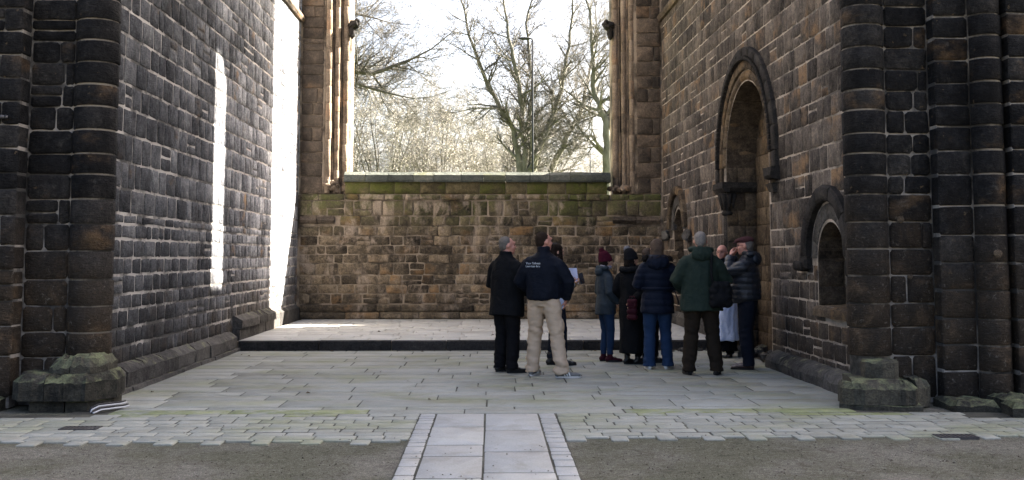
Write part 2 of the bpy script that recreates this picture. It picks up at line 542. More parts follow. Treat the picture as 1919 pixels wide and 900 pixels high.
def paving_mat(name, ramp, algae=.0, wet=None):
    m, nt, b = new_mat(name)
    t = NT(nt); P = t.pos(); T = t.attr()
    big = t.noise(P, .55, 4, .6); mid = t.noise(P, 6, 5, .65); fine = t.noise(P, 70, 4, .7)
    v = t.math('ADD', t.math('MULTIPLY', T[0], .24), t.math('MULTIPLY', mid, .42))
    v = t.math('ADD', v, .08)
    v = t.math('ADD', v, t.math('MULTIPLY', big, .3))
    c = t.ramp(v, ramp)
    if algae:
        y = t.sep(P)[1]
        near = t.math('ADD', y, t.math('MULTIPLY', t.math('SUBTRACT', mid, .5), .5))
        a = t.math('MULTIPLY', t.rng(t.noise(t.scale(P, (1, 1.8, 1)), .8, 4, .6), .45, .7), algae)
        c = t.mix(a, c, (.19, .2, .085))
    st_ = t.rng(t.noise(P, 1.7, 6, .7, .5), .48, .68)
    c = t.mix(t.math('MULTIPLY', st_, .55), c, t.mix(1., c, (.66, .63, .56), 'MULTIPLY'))
    sp_ = t.rng(t.noise(P, 16, 3, .6), .66, .72)
    c = t.mix(t.math('MULTIPLY', sp_, .6), c, t.mix(1., c, (.5, .48, .44), 'MULTIPLY'))
    gm = t.math('MULTIPLY', t.rng(T[2], 1.5, 2.), t.rng(t.noise(P, 4, 5, .7), .32, .58))
    c = t.mix(gm, c, t.mix(t.rng(mid, .35, .65), (.15, .17, .075), (.24, .255, .13)))
    c = t.mix(t.rng(fine, .35, .7), t.mix(1., c, (.8, .8, .8), 'MULTIPLY'), c)
    t.put(b.inputs['Base Color'], c)
    b.inputs['Roughness'].default_value = .75
    b.inputs['Specular IOR Level'].default_value = .3
    t.put(b.inputs['Normal'], t.bump(t.math('ADD', mid, t.math('MULTIPLY', fine, .4)), .35, .012))
    return m

M['flag'] = paving_mat('worn_flagstone', [(.2, (.185, .187, .163)), (.55, (.262, .266, .238)), (.9, (.35, .352, .318))], .5)
M['slab'] = paving_mat('pale_path_slab', [(.2, (.25, .25, .245)), (.6, (.35, .35, .34)), (.9, (.45, .45, .435))], .08)
M['terrace'] = paving_mat('platform_flagstone', [(.2, (.34, .33, .31)), (.6, (.46, .45, .42)), (.9, (.57, .555, .52))], .08)
M['sett'] = paving_mat('stone_sett', [(.2, (.17, .172, .148)), (.55, (.265, .268, .236)), (.9, (.37, .37, .33))], .5)

m, nt, b = new_mat('compacted_grit')
t = NT(nt); P = t.pos()
g1 = t.noise(P, 120, 3, .8); g2 = t.noise(P, .9, 5, .6); g3 = t.noise(P, 30, 4, .7)
c = t.ramp(t.math('ADD', t.math('MULTIPLY', g1, .7), t.math('MULTIPLY', g3, .35)), [(.3, (.055, .048, .037)), (.55, (.148, .138, .116)), (.72, (.36, .335, .29))])
c = t.mix(t.rng(g2, .4, .65), t.mix(1., c, (.66, .69, .6), 'MULTIPLY'), c)
c = t.mix(t.rng(t.noise(P, 5, 6, .75, .8), .52, .66), c, t.mix(1., c, (.7, .68, .66), 'MULTIPLY'))
t.put(b.inputs['Base Color'], c); b.inputs['Roughness'].default_value = 1.
b.inputs['Specular IOR Level'].default_value = .1
t.put(b.inputs['Normal'], t.bump(g1, .9, .012))
M['grit'] = m
m, nt, b = new_mat('lawn_grass')
t = NT(nt); P = t.pos()
t.put(b.inputs['Base Color'], t.ramp(t.noise(P, 3, 6, .7), [(.3, (.05, .075, .02)), (.7, (.11, .13, .045))])); b.inputs['Roughness'].default_value = 1
M['grass'] = m

def plain(name, col, rough=.6, metal=0, var=.0, scale=30, bump=0, spec=.3):
    m, nt, b = new_mat(name)
    t = NT(nt)
    if var or bump:
        P = t.obj(); f = t.noise(P, scale, 4, .6)
        if var: t.put(b.inputs['Base Color'], t.mix(f, tuple(x*(1-var) for x in col), tuple(min(1, x*(1+var)) for x in col)))
        else: b.inputs['Base Color'].default_value = (*col, 1)
        if bump: t.put(b.inputs['Normal'], t.bump(f, bump, .004))
    else: b.inputs['Base Color'].default_value = (*col, 1)
    b.inputs['Roughness'].default_value = rough; b.inputs['Metallic'].default_value = metal
    b.inputs['Specular IOR Level'].default_value = spec
    return m

# ------------------------------------------------------------------ ground
GX = 1500
ground = link_mesh('ground', [(-GX,-GX,-.014),(GX,-GX,-.014),(GX,GX,-.014),(-GX,GX,-.014)], [(0,1,2,3)], M['grit'])
tag(ground, 'brown grey compacted grit ground in front of the paving', kind='structure')
lawn = link_mesh('lawn', [(-400,23.6,.05),(400,23.6,.05),(400,500,.05),(-400,500,.05)], [(0,1,2,3)], M['grass'])
tag(lawn, 'grass of the park beyond the ruined wall', kind='structure')

paving = empty('paving', (0, 9.96, 0), 'worn grey stone paving laid between the ruined walls', kind='structure')
FL = Frame((0, 0, 0), (1, 0, 0), (0, 1, 0), (0, 0, 1))
flags = Masonry(paving, M['flag'], 'flagstone')
def wallx(y): return 3.9 + (y-11)*(-.2/11.2)
ys = [9.975, 10.24]
rows = [.17, .5, .36, .3, .42, .34, .46, .38, .3, .44, .36, .5, .4, .36, .44, .4, .42, .4, .46]
for h in rows:
    if ys[-1] >= 16.52: break
    ys.append(min(ys[-1]+h, 16.52))
for i, (a, bb) in enumerate(zip(ys[:-1], ys[1:])):
    xl = -3.6 if bb < 10.9 else -3.98
    xr = 3.5 if bb < 10.5 else 3.86
    u = xl
    while u < xr - .2:
        L = U(.5, 1.3) if i else U(.9, 1.6)
        nu = min(u+L, xr)
        if xr - nu < .35: nu = xr
        g = .007
        tint = (R.random(), R.random(), R.random(), 1)
        mid = (u+nu)/2
        if i == 0 and not (-1.0 < mid < .3 or .4 < mid < .9): tint = (R.random(), .5, 2.0, 1)
        p = rough_rect(u+g, nu-g, a+.008, bb-.008, .004, .012)
        flags.add(polystone(FL, p, U(-.002, .001), .004, -.03, .001), tint)
        u = nu
flags.finish()

bed = Acc()
for (x0, x1, y0, y1) in ((-.664, .612, 3.4, 9.97), (-5.6, -.668, 8.83, 9.97), (.616, 5.6, 8.83, 9.97), (-3.98, 3.86, 9.974, 16.55)):
    bed.add([(x0, y0, -.0045), (x1, y0, -.0045), (x1, y1, -.0045), (x0, y1, -.0045)], [(0, 1, 2, 3)])
bed.build('joint_bed', mortar_mat('earthy_joint_filling', (.03, .028, .02), (.1, .095, .07), .4, .7), paving)
# rows of small setts on both sides of the path, the front row toothed
setts = Masonry(paving, M['sett'], 'sett', 295)
for side in (-1, 1):
    xa, xb = (-5.6, -.66) if side < 0 else (.615, 5.6)
    yv = 9.97
    n = 0
    while yv > 8.75:
        h = U(.15, .19)
        u = xa
        while u < xb - .03:
            L = U(.2, .36)
            nu = min(u+L, xb)
            if xb - nu < .12: nu = xb
            yy = yv + U(-.012, .012)
            hide = (side < 0 and nu < -3.55 and yv > 9.9) or (side > 0 and u > 4.35 and yv > 9.75) or (side > 0 and u > 4.9 and yv > 9.3)
            if not hide:
                p = rough_rect(u+.006, nu-.006, yy-h+.009, yy-.009, .005, .012)
                setts.add(polystone(FL, p, U(-.002, .001), .004, -.03, .001),
                          (R.random(), R.random(), 2.0 if (yv > 9.93 and R.random() < .25) else R.random(), 1))
            u = nu
        yv -= h; n += 1
    u = xa
    while u < xb - .1:                                       # the teeth
        L = U(.14, .17); 
        p = rough_rect(u+.006, u+L, yv-U(.17, .21), yv-.006, .005, .012)
        setts.add(polystone(FL, p, U(-.003, .003), .006, -.03, .0015), (U(.4, 1), R.random(), R.random(), 1))
        G = U(.19, .25)
        p = rough_rect(u+L+.008, min(xb, u+L+G)-.004, yv-U(.05, .075), yv-.006, .005, .01)
        setts.add(polystone(FL, p, U(-.003, .003), .006, -.03, .0015), (U(.4, 1), R.random(), R.random(), 1))
        u += L+G
setts.finish()

slabs = Masonry(paving, M['slab'], 'paving_slab')
for xa, xb, cuts in ((-.505, -.055, [9.965, 9.2, 8.33, 7.87, 7.1, 6.4, 5.8, 5.0, 4.2, 3.4]), (-.048, .445, [9.965, 9.03, 8.04, 7.27, 6.5, 5.7, 5.0, 4.2, 3.4])):
    for a, bb in zip(cuts[:-1], cuts[1:]):
        slabs.add(polystone(FL, rough_rect(xa+.004, xb-.004, bb+.014, a-.014, .003, .01), U(-.0015, .0), .003, -.03, .0006))
slabs.finish()
borders = Masonry(paving, M['slab'], 'border_stone')
for xa, xb in ((-.657, -.513), (.453, .607)):
    yv = 9.965
    while yv > 3.6:
        L = R.choice((.12, .17, .24, .3, .2))
        borders.add(polystone(FL, rough_rect(xa+.004, xb-.004, yv-L+.012, yv-.012, .004, .01), U(-.0015, .0), .003, -.03, .0006), (U(.2, .8), 0, 0, 1))
        yv -= L
borders.finish()

# scattered grit
pa = Acc()
for k in range(2600):
    x, y = U(-4.6, 4.6), 6.2 + 2.3*R.random()**1.2
    if y > 8.45 or (-.72 < x < .68 and R.random() < .85): continue
    s = U(.003, .009) * (1.6 if R.random() < .04 else 1)
    z = -.012
    if R.random() < .14: y += U(.3, 1.0)
    if y > 8.45 or -.72 < x < .68: z = .003
    v = [(x+U(-1,1)*s, y-s, z), (x+s, y+U(-1,1)*s, z), (x+U(-1,1)*s, y+s, z), (x-s, y+U(-1,1)*s, z), (x, y, z+s*.9)]
    pa.add(v, [(0,1,4),(1,2,4),(2,3,4),(3,0,4)])
o = pa.build('gravel', stone_mat('grit_pebble', [(.1, (.08, .07, .055)), (1, (.35, .32, .28))]), None, (0, 7.3, 0))
tag(o, 'loose pebbles lying on the compacted grit', kind='stuff')

# ------------------------------------------------------------------ platform
platform = empty('platform', (0, 16.55, 0), 'low paved platform behind a dark stone step', kind='structure')
Acc().box(-4.09, 3.8, 16.62, 22.2, 0, .135).build('platform_core', M['mortar_east'], platform)
kerb_gap = .009
kerbs = Masonry(platform, M['kerb'], 'kerb_stone')
x = -3.96
while x < 3.8:
    L = min(U(.75, 1.3), 3.82 - x)
    if 3.82 - x - L < .3: L = 3.82 - x
    a = Acc()
    z1 = .15 + U(-.004, .004); y0 = 16.54 + U(-.01, .01)
    w = [(x+kerb_gap, y0, -.02), (x+L-kerb_gap, y0, -.02), (x+L-kerb_gap, y0, z1-.015), (x+kerb_gap, y0, z1-.015), (x+kerb_gap, y0+.015, z1), (x+L-kerb_gap, y0+.015, z1), (x+L-kerb_gap, y0+.14, z1), (x+kerb_gap, y0+.14, z1), (x+kerb_gap, y0+.14, -.02), (x+L-kerb_gap, y0+.14, -.02)]
    kerbs.add(([Vector(q) for q in w], [(0,1,2,3),(3,2,5,4),(4,5,6,7),(1,9,6,5,2),(0,3,4,7,8)], [False]*5))
    x += L
kerbs.finish()
pf = Masonry(platform, M['terrace'], 'flagstone')
ya = 16.69
F15 = Frame((0, 0, .15), (1, 0, 0), (0, 1, 0), (0, 0, 1))
while ya < 22.18:
    h = min(U(.3, .48), 22.2 - ya)
    lay(pf, F15, -3.98, 3.62, [ya, ya+h], .35, .8, .012, (-.002, .002), .005, -.03, .001, jit=.003, corner=.008, snecked=0)
    ya += h
pf.finish()
# ------------------------------------------------------------------ masonry helpers
class Map:
    """curved stone bed: fn(u, v, n) -> point"""
    def __init__(self, fn, pu, pv):
        self.fn = fn
        p = Vector(fn(pu, pv, 0)); e = 1e-3
        du_, dv_, dn_ = Vector(fn(pu+e, pv, 0))-p, Vector(fn(pu, pv+e, 0))-p, Vector(fn(pu, pv, e))-p
        self.flip = du_.cross(dv_).dot(dn_) < 0
    def __call__(self, u, v, n): return Vector(self.fn(u, v, n))

def chamfer_block(fr, u0, u1, prof, seg=3, jit=.008, g=.005):
    """profile [(n, z), ...] run along u"""
    us = [u0+g + (u1-u0-2*g)*i/seg for i in range(seg+1)]
    V, F, S = [], [], []
    m = len(prof)
    for u in us:
        for n, z in prof: V.append(fr(u, z + U(-jit, jit), n + U(-jit, jit)))
    for i in range(seg):
        for k in range(m-1):
            F.append((i*m+k, i*m+k+1, (i+1)*m+k+1, (i+1)*m+k)); S.append(False)
    F.append(tuple(range(m-1, -1, -1))); F.append(tuple(seg*m+k for k in range(m))); S += [False]*2
    # outward test on the first quad
    a, b, c = V[F[0][0]], V[F[0][1]], V[F[0][2]]
    cen = sum(V, Vector())/len(V)
    if (b-a).cross(c-a).dot((a+c)/2-cen) < 0: F = [tuple(reversed(q)) for q in F]
    return V, F, S

def plan_block(plan, z0, z1, ch=.04, jit=.008, sub=2, topjit=.01, inset=None, open_=None):
    """block over an XY outline (counter-clockwise) with a chamfered top"""
    P = []
    for a, b in zip(plan, plan[1:]+plan[:1]):
        for i in range(sub): P.append((a[0]+(b[0]-a[0])*i/sub + U(-jit, jit), a[1]+(b[1]-a[1])*i/sub + U(-jit, jit)))
    n = len(P)
    cx, cy = sum(p[0] for p in P)/n, sum(p[1] for p in P)/n
    w, h = max(p[0] for p in P)-min(p[0] for p in P), max(p[1] for p in P)-min(p[1] for p in P)
    ins = inset if inset is not None else ch
    fx, fy = 1-2*ins/w, 1-2*ins/h
    if open_:
        y0_ = min(p[1] for p in P)
        xr_, xl_ = max(p[0] for p in P), min(p[0] for p in P)
        def top(x, y, k):
            f = max(0, 1-(y-y0_)/.3)
            X_ = x
            if 'r' in open_ : X_ -= ins*k*max(0, 1-(xr_-x)/.25)
            if 'l' in open_ : X_ += ins*k*max(0, 1-(x-xl_)/.25)
            return Vector((X_ + U(-jit, jit), y + ins*k*f + U(-jit, jit), z1 - ch*(1-k) + U(-topjit, topjit)))
        V = [Vector((x, y, z0)) for x, y in P] + [Vector((x, y, z1-ch+U(-topjit, topjit))) for x, y in P]
        V += [top(x, y, .55) + Vector((0, 0, ch*.12)) for x, y in P] + [top(x, y, 1.) for x, y in P]
        V.append(Vector((cx, cy+ins*.5, z1)))
        F = [(r*n+k, r*n+(k+1) % n, (r+1)*n+(k+1) % n, (r+1)*n+k) for r in range(3) for k in range(n)]
        F += [(3*n+k, 3*n+(k+1) % n, 4*n) for k in range(n)]
        return V, F, [False]*len(F)
    V = [Vector((x, y, z0)) for x, y in P]
    V += [Vector((x, y, z1-ch+U(-jit, jit))) for x, y in P]
    V += [Vector((cx+(x-cx)*fx, cy+(y-cy)*fy, z1+U(-topjit, topjit))) for x, y in P]
    V += [Vector((cx+(x-cx)*fx*.5, cy+(y-cy)*fy*.5, z1+U(-topjit, topjit))) for x, y in P]
    V.append(Vector((cx, cy, z1)))
    F = []
    for r in range(3):
        for k in range(n):
            j = (k+1) % n
            F.append((r*n+k, r*n+j, (r+1)*n+j, (r+1)*n+k))
    for k in range(n): F.append((3*n+k, 3*n+(k+1) % n, 4*n))
    return V, F, [False]*len(F)

def lump(c, s, seed=0, sub=2, amp=.35):
    bm = bmesh.new(); bmesh.ops.create_icosphere(bm, subdivisions=sub, radius=1)
    V = []
    for v in bm.verts:
        d = 1 + amp*mnoise.noise(v.co*1.3 + Vector((seed*7.1, seed*3.3, 0)))
        V.append(Vector((c[0]+v.co.x*d*s[0], c[1]+v.co.y*d*s[1], c[2]+v.co.z*d*s[2])))
    F = [tuple(v.index for v in f.verts) for f in bm.faces]
    bm.free()
    return V, F, [False]*len(F)

def line_hole(ms, fr, h, d, zstep=.28, tint=None, jambs=True, dcuts=(0, .5, 1)):
    zs = courses(h.zb, h.zs, zstep*.85, zstep*1.15)
    far = Map(lambda a, z, n: fr(h.uc+h.r-n, z, -a), d/2, h.zb+.1)
    near = Map(lambda a, z, n: fr(h.uc-h.r+n, z, -a), d/2, h.zb+.1)
    for k, (z0, z1) in enumerate(zip(zs[:-1], zs[1:])):
        for m_ in (far, near):
            c = [0, d*(.38 if k % 2 else .62), d]
            for a, b in zip(c[:-1], c[1:]):
                ms.add(polystone(m_, rough_rect(a+.006, b-.006, z0+.006, z1-.006, .004, .012), U(.006, .014), .01, -.02, .003))
    sof = Map(lambda a, s, n: fr(h.uc - (h.r-n)*math.cos(s/h.r), h.zs + (h.r-n)*math.sin(s/h.r)*h.rise/h.r, -a), d/2, h.r*1.2)
    L = math.pi*h.r
    k = max(5, int(L/.3))
    for i in range(k):
        c = [0, d*(.4 if i % 2 else .6), d]
        for a, b in zip(c[:-1], c[1:]):
            ms.add(gridstone(sof, a+.006, b-.006, L*i/k+.006, L*(i+1)/k-.006, 2, 2, .01, .01, .01, -.02, sof.flip))
    bk = Map(lambda u, z, n: fr(u, z, -d+n), h.uc, h.zb+.1)
    zs = courses(h.zb, h.zs+h.rise, zstep*.9, zstep*1.2)
    for z0, z1 in zip(zs[:-1], zs[1:]):
        w = min(h.half(z0+.01), h.half(z1-.02) if z1 < h.zs+h.rise-.05 else h.half(z0+.01)*.4)
        if w < .08: continue
        u = h.uc - w
        while u < h.uc + w - .05:
            nu = min(u+U(.28, .55), h.uc+w)
            if h.uc+w-nu < .12: nu = h.uc+w
            ms.add(polystone(bk, rough_rect(u+.006, nu-.006, z0+.006, z1-.006, .004, .015), U(.006, .014), .01, -.02, .003))
            u = nu

def arc_poly(uc, zs, r0, r1, a0, a1, k=4):
    p = [(uc - r0*math.cos(a0+(a1-a0)*i/k), zs + r0*math.sin(a0+(a1-a0)*i/k)) for i in range(k+1)]
    q = [(uc - r1*math.cos(a0+(a1-a0)*i/k), zs + r1*math.sin(a0+(a1-a0)*i/k)) for i in range(k+1)]
    return p[::-1] + q if False else q[::-1] + p if False else [*p[::-1], *q]

def drum_course(ms, cx, cy, r, z0, z1, a0, a1, nu=7, flip=False, tint=None, bv=.014, back=-.05, drop=.009, gap=.006):
    cx += U(-.005, .005); cy += U(-.005, .005); z0 += U(-.004, .004)
    fn = Map(lambda u, v, n: (cx + (r+n)*math.cos(u/r), cy + (r+n)*math.sin(u/r), v), (a0+a1)/2*r, z0+.05)
    ms.add(gridstone(fn, a0*r, a1*r, z0+gap, z1-gap, nu, 1, .012, bv, drop, back, fn.flip, .0035), tint)

# ------------------------------------------------------------------ left chancel wall
LW = Frame((-4.1, 0, 0), (0, 1, 0), (0, 0, 1), (1, 0, 0))
left_wall = core_wall(LW, 10.78, 22.23, 0, 14, 1.2, (), M['mortar_left'], 'chancel_wall', origin=(-4.7, 16.5, 0))
tag(left_wall, 'tall grey stone wall on the left with a narrow streak of sunlight', 'wall', 'side walls of the chancel')
ms = Masonry(left_wall, M['left_stone'])
zs = courses(.28, 1.95, .165, .215) ; zs = zs[:-1] + courses(1.95, 7.4, .24, .32)
vis = lambda u, z: z < 4.9 + (u-11)*.23
lay(ms, LW, 10.95, 22.2, zs, .19, .42, .026, (.0045, .0095), .006, -.03, .0015, snecked=.1, keep=vis, jit=.008, gap_v=.03)
ms.finish()
pl = Masonry(left_wall, M['plinth'], 'plinth_stone')
u = 10.75
while u < 16.5:
    nu = min(u+U(.5, .85), 16.6)
    pr = U(.13, .155)
    pl.add(chamfer_block(LW, u, nu, [(-.05, .055), (pr, .055), (pr, .21), (pr-.06, .27), (.0, .3)], 3, .01))
    pl.add(chamfer_block(LW, u+.1, nu+.1, [(-.05, -.03), (pr+.05, -.03), (pr+.04, .045), (0, .05)], 2, .006))
    u = nu
u = 16.72
while u < 19.3:
    nu = min(u+U(.5, .8), 19.4)
    pl.add(chamfer_block(LW, u, nu, [(-.05, .33), (.16, .33), (.16, .45), (.03, .53), (-.05, .53)], 3, .008))
    pl.add(chamfer_block(LW, u, nu, [(-.05, .14), (.13, .14), (.13, .325), (-.05, .325)], 3, .006))
    u = nu
u = 19.45
while u < 22.1:
    nu = min(u+U(.5, .8), 22.2)
    pl.add(chamfer_block(LW, u, nu, [(-.05, .14), (.07, .14), (.07, .4), (.0, .46), (-.05, .46)], 3, .006))
    u = nu
pl.finish()
sc = Masonry(left_wall, M['pilaster_stone'], 'string_course')
u = 11.0
while u < 22.1:
    nu = min(u+U(.7, 1.1), 22.2)
    sc.add(chamfer_block(LW, u, nu, [(-.03, 6.5), (.06, 6.5), (.1, 6.55), (.1, 6.6), (.04, 6.68), (-.03, 6.7)], 2, .004))
    u = nu
sc.finish()

# ------------------------------------------------------------------ right chancel wall
RU = Vector((-.2, 11.2, 0)).normalized()
RN = Vector((-RU.y, RU.x, 0))
RW = Frame((3.9, 11.0, 0), RU, (0, 0, 1), RN)
door = Hole(4.45, 1.2, 0.0, 2.9)
near_n = Hole(.84, .45, .9, 1.42, .45)
far_n = Hole(9.6, .46, 1.58, 1.95, .46)
slit = Hole(9.12, .56, 7.85, 11.65, .6)
right_wall = core_wall(RW, -.2, 12.0, 0, 14, 1.0, [(door, .48, False), (near_n, .8, False), (far_n, .6, False), (slit, 1.0, True)], M['mortar_right'], 'chancel_wall', origin=RW(5.5, 0, -.5))
tag(right_wall, 'tall brown stone wall on the right with a blocked round arched doorway and two small niches', 'wall', 'side walls of the chancel')
ms = Masonry(right_wall, M['right_stone'])
clips = [Hole(4.45, 1.6, 0, 2.9), Hole(.88, .7, 1.42, 1.47), Hole(.84, .47, .9, 1.42), Hole(9.55, .74, 2.0, 2.05), Hole(9.6, .5, 1.4, 1.95)]
clips[0].half = lambda v, h=clips[0]: (1.24 if v < 2.62 else (1.6 if v <= 2.9 else (0 if v >= 4.5 else 1.6*math.sqrt(1-((v-2.9)/1.6)**2))))
zs = courses(.05, 2.2, .2, .27); zs = zs[:-1] + courses(2.2, 7.4, .25, .31)
lay(ms, RW, .0, 11.2, zs, .2, .44, .022, (.0045, .0095), .006, -.03, .0015, holes=clips, snecked=.08, keep=lambda u, z: z < 4.9 + u*.23, jit=.007, gap_v=.022)
ms.finish()
ls = Masonry(right_wall, M['brown_dress'], 'lining_stone')
line_hole(ls, RW, door, .48, .27)
ls.finish()
ln = Masonry(right_wall, M['brown_dress'], 'niche_stone')
line_hole(ln, RW, near_n, .8, .25)
line_hole(ln, RW, far_n, .6, .22)
ln.finish()
hd = Masonry(right_wall, M['dark_dress'], 'hood_stone')
HM = Frame(RW.o, RW.u, RW.v, RW.n)
def ring(msr, uc, zs, r0, r1, k, proud, back, bev=.02, a0=0., a1=math.pi, gap=.006):
    rm = (r0+r1)/2
    fn = Map(lambda s, q, n: RW(uc-q*math.cos(s/rm), zs+q*math.sin(s/rm), proud+n), rm, rm)
    for i in range(k):
        b0, b1 = a0+(a1-a0)*i/k, a0+(a1-a0)*(i+1)/k
        msr.add(gridstone(fn, b0*rm+gap/2, b1*rm-gap/2, r0, r1, max(2, int(14/k)), 1, .006, bev, bev*.7, back-proud, fn.flip, .003))
ring(hd, 4.45, 2.9, 1.545, 1.70, 15, .075, -.02, .02)
for s in (-1, 1):
    ua, ub = (4.45-1.70, 4.45-1.545) if s < 0 else (4.45+1.545, 4.45+1.70)
    hd.add(polystone(RW, rough_rect(ua, ub, 2.66, 2.895, .003, .01), .075, .02, -.02, .003))
ring(hd, .88, 1.47, .65, .83, 5, .09, -.02, .03)
hd.add(polystone(RW, rough_rect(1.5, 1.7, 1.32, 1.465, .004, .02), .09, .03, -.02))
hd.add(polystone(RW, rough_rect(1.62, 1.93, 1.3, 1.42, .006, .03), .12, .03, -.02))
hd.add(polystone(RW, rough_rect(.06, .25, 1.25, 1.465, .004, .02), .07, .03, -.02))
hd.finish()
od = Masonry(right_wall, M['brown_dress'], 'arch_stone')
ring(od, 4.45, 2.9, 1.37, 1.505, 19, .045, -.02, .012)

ring(od, 9.55, 2.03, .67, .84, 9, .1, -.02, .03)
for s, k in ((-1, 0), (1, 1)):
    ua, ub = (4.45-1.505, 4.45-1.37) if s < 0 else (4.45+1.37, 4.45+1.505)
    for z0, z1 in zip((.1, .4, .75, 1.05, 1.4, 1.75, 2.05, 2.4, 2.66), (.4, .75, 1.05, 1.4, 1.75, 2.05, 2.4, 2.66, 2.9)):
        if z1 > 2.45: od.add(polystone(RW, rough_rect(ua, ub, z0+.004, z1-.004, .003, .01), .045, .012, -.02, .003))
od.finish()
ty = Masonry(right_wall, M['plinth'], 'tympanum_stone')
ring(ty, .86, 1.45, .455, .64, 9, .01, -.05, .008)
ring(ty, 9.57, 2.0, .47, .68, 9, .03, -.05, .01)
ty.finish()
bl = Acc()                                                   # studded inner edge of the hood
for i in range(64):
    a = math.pi*(i+.5)/64
    c0 = (4.45-1.535*math.cos(a), 2.9+1.535*math.sin(a))
    V, F, S = polystone(RW, [(c0[0]-.03, c0[1]-.03), (c0[0]+.03, c0[1]-.03), (c0[0]+.03, c0[1]+.03), (c0[0]-.03, c0[1]+.03)], .105, .01, .02, 0)
    bl.add(V, F, S)
bl.build('billet_moulding', M['dark_dress'], right_wall, tint=(.4, .3, .5, 1))
rl = Masonry(right_wall, M['brown_dress'], 'roll_stone')
for i in range(13):
    a0, a1 = math.pi*i/13, math.pi*(i+1)/13
    fn = Map(lambda s, q, n: RW(4.45-(1.285+(.085+n)*math.sin(q/.085))*math.cos(s/1.285), 2.9+(1.285+(.085+n)*math.sin(q/.085))*math.sin(s/1.285), -.045+(.085+n)*math.cos(q/.085)), 1.5, -.05)
    rl.add(gridstone(fn, a0*1.285+.005, a1*1.285-.005, -.085*2.4, .085*1.6, 3, 6, .01, .012, .008, -.03, fn.flip, .001))
rl.finish()
dk = Masonry(right_wall, M['dark_dress'], 'impost')
dk.add(chamfer_block(RW, 5.52, 6.22, [(-.02, 2.5), (.05, 2.5), (.1, 2.57), (.1, 2.66), (-.02, 2.66)], 3, .004))
fj = Map(lambda a, z, n: RW(5.65-n, z, -a), .2, 2.5)
dk.add(chamfer_block(fj, -.06, .47, [(-.02, 2.5), (.05, 2.5), (.11, 2.57), (.11, 2.66), (-.02, 2.66)], 3, .004))
dk.add(chamfer_block(RW, 2.72, 3.1, [(-.02, 2.5), (.1, 2.52), (.13, 2.56), (.13, 2.67), (-.02, 2.69)], 3, .008))
dk.add(chamfer_block(RW, 2.84, 3.08, [(-.02, 2.33), (.06, 2.35), (.1, 2.46), (-.02, 2.46)], 3, .01))
dk.finish()
c5 = RW(5.72, 0, -.03)
cp = Acc()
cp.tube([RW(5.72, z, -.03) for z in (2.13, 2.17, 2.2, 2.3, 2.42, 2.49)], [.09, .105, .08, .088, .125, .15], 12)
for k in range(8):
    a = 2*math.pi*k/8
    cp.tube([RW(5.72+.085*math.cos(a), 2.22, -.03+.085*math.sin(a)), RW(5.72+.125*math.cos(a), 2.47, -.03+.125*math.sin(a))], [.02, .044], 6)
cp.build('capital', M['dark_dress'], right_wall, tint=(.5, .2, .3, 1))
for z0, z1 in zip((.1, .5, 1.0, 1.5), (.5, 1.0, 1.5, 2.13)):
    Acc().tube([RW(5.72, z0+.004, -.03), RW(5.72, z1-.004, -.03)], .075, 12).build('nook_shaft', M['dark_dress'], right_wall, RW(5.72, z0, -.03), (R.random(), .2, .2, 1))
lg = Masonry(right_wall, M['brown_dress'], 'sill_stone')
lg.add(chamfer_block(RW, .12, .7, [(-.5, .8), (.07, .78), (.07, .87), (.02, .905), (-.5, .92)], 3, .008))
lg.add(chamfer_block(RW, .71, 1.36, [(-.5, .8), (.06, .78), (.06, .86), (.01, .9), (-.5, .92)], 3, .008))
lg.add(chamfer_block(RW, 9.1, 10.15, [(-.4, 1.42), (.1, 1.42), (.14, 1.5), (.1, 1.57), (-.4, 1.6)], 3, .008))
lg.finish()
cb = Masonry(right_wall, M['plinth'], 'corbel')
for uu, zz in ((8.45, 1.86), (10.62, 1.9)):
    cb.add(lump(RW(uu, zz, .06), (.09, .16, .11), uu, 2, .8))
cb.finish()
pl = Masonry(right_wall, M['plinth'], 'plinth_stone')
u = .12
while u < 2.9:
    nu = min(u+U(.55, .85), 3.05)
    if 3.05-nu < .3: nu = 3.05
    w = .16
    pl.add(chamfer_block(RW, u, nu, [(-.03, -.02), (w, -.02), (w+.01, .1), (w-.02, .16), (w-.09, .21), (-.03, .24)], 4, .01))
    u = nu
u = 5.9
while u < 11.0:
    nu = min(u+U(.55, .9), 11.2)
    pl.add(chamfer_block(RW, u, nu, [(-.03, .0), (.1, .0), (.1, .3), (.04, .38), (-.03, .38)], 3, .006))
    u = nu
pl.finish()
sc = Masonry(right_wall, M['pilaster_stone'], 'string_course')
u = .2
while u < 11.1:
    nu = min(u+U(.7, 1.1), 11.2)
    sc.add(chamfer_block(RW, u, nu, [(-.03, 6.55), (.06, 6.55), (.1, 6.6), (.1, 6.66), (.04, 6.74), (-.03, 6.76)], 2, .004))
    u = nu
sc.finish()
rb = Acc()
for k in range(26):
    uu = 3.15 + U(0, 2.4)
    rb.add(*lump(RW(uu, U(.0, .09)+.05*(uu-3.1 < .6), U(-.4, .12)), (U(.05, .14), U(.05, .13), U(.04, .1)), k, 1, .5))
for k in range(40):
    rb.add(*lump((U(2.75, 3.7), U(16.25, 16.52), U(0, .03)), (U(.015, .05), U(.015, .04), U(.012, .035)), k+50, 1, .5))
o = rb.build('rubble', M['plinth'], None, RW(4.3, 0, 0), tint=(.4, .6, .5, 1))
tag(o, 'broken rubble heaped in the foot of the blocked doorway', kind='stuff')

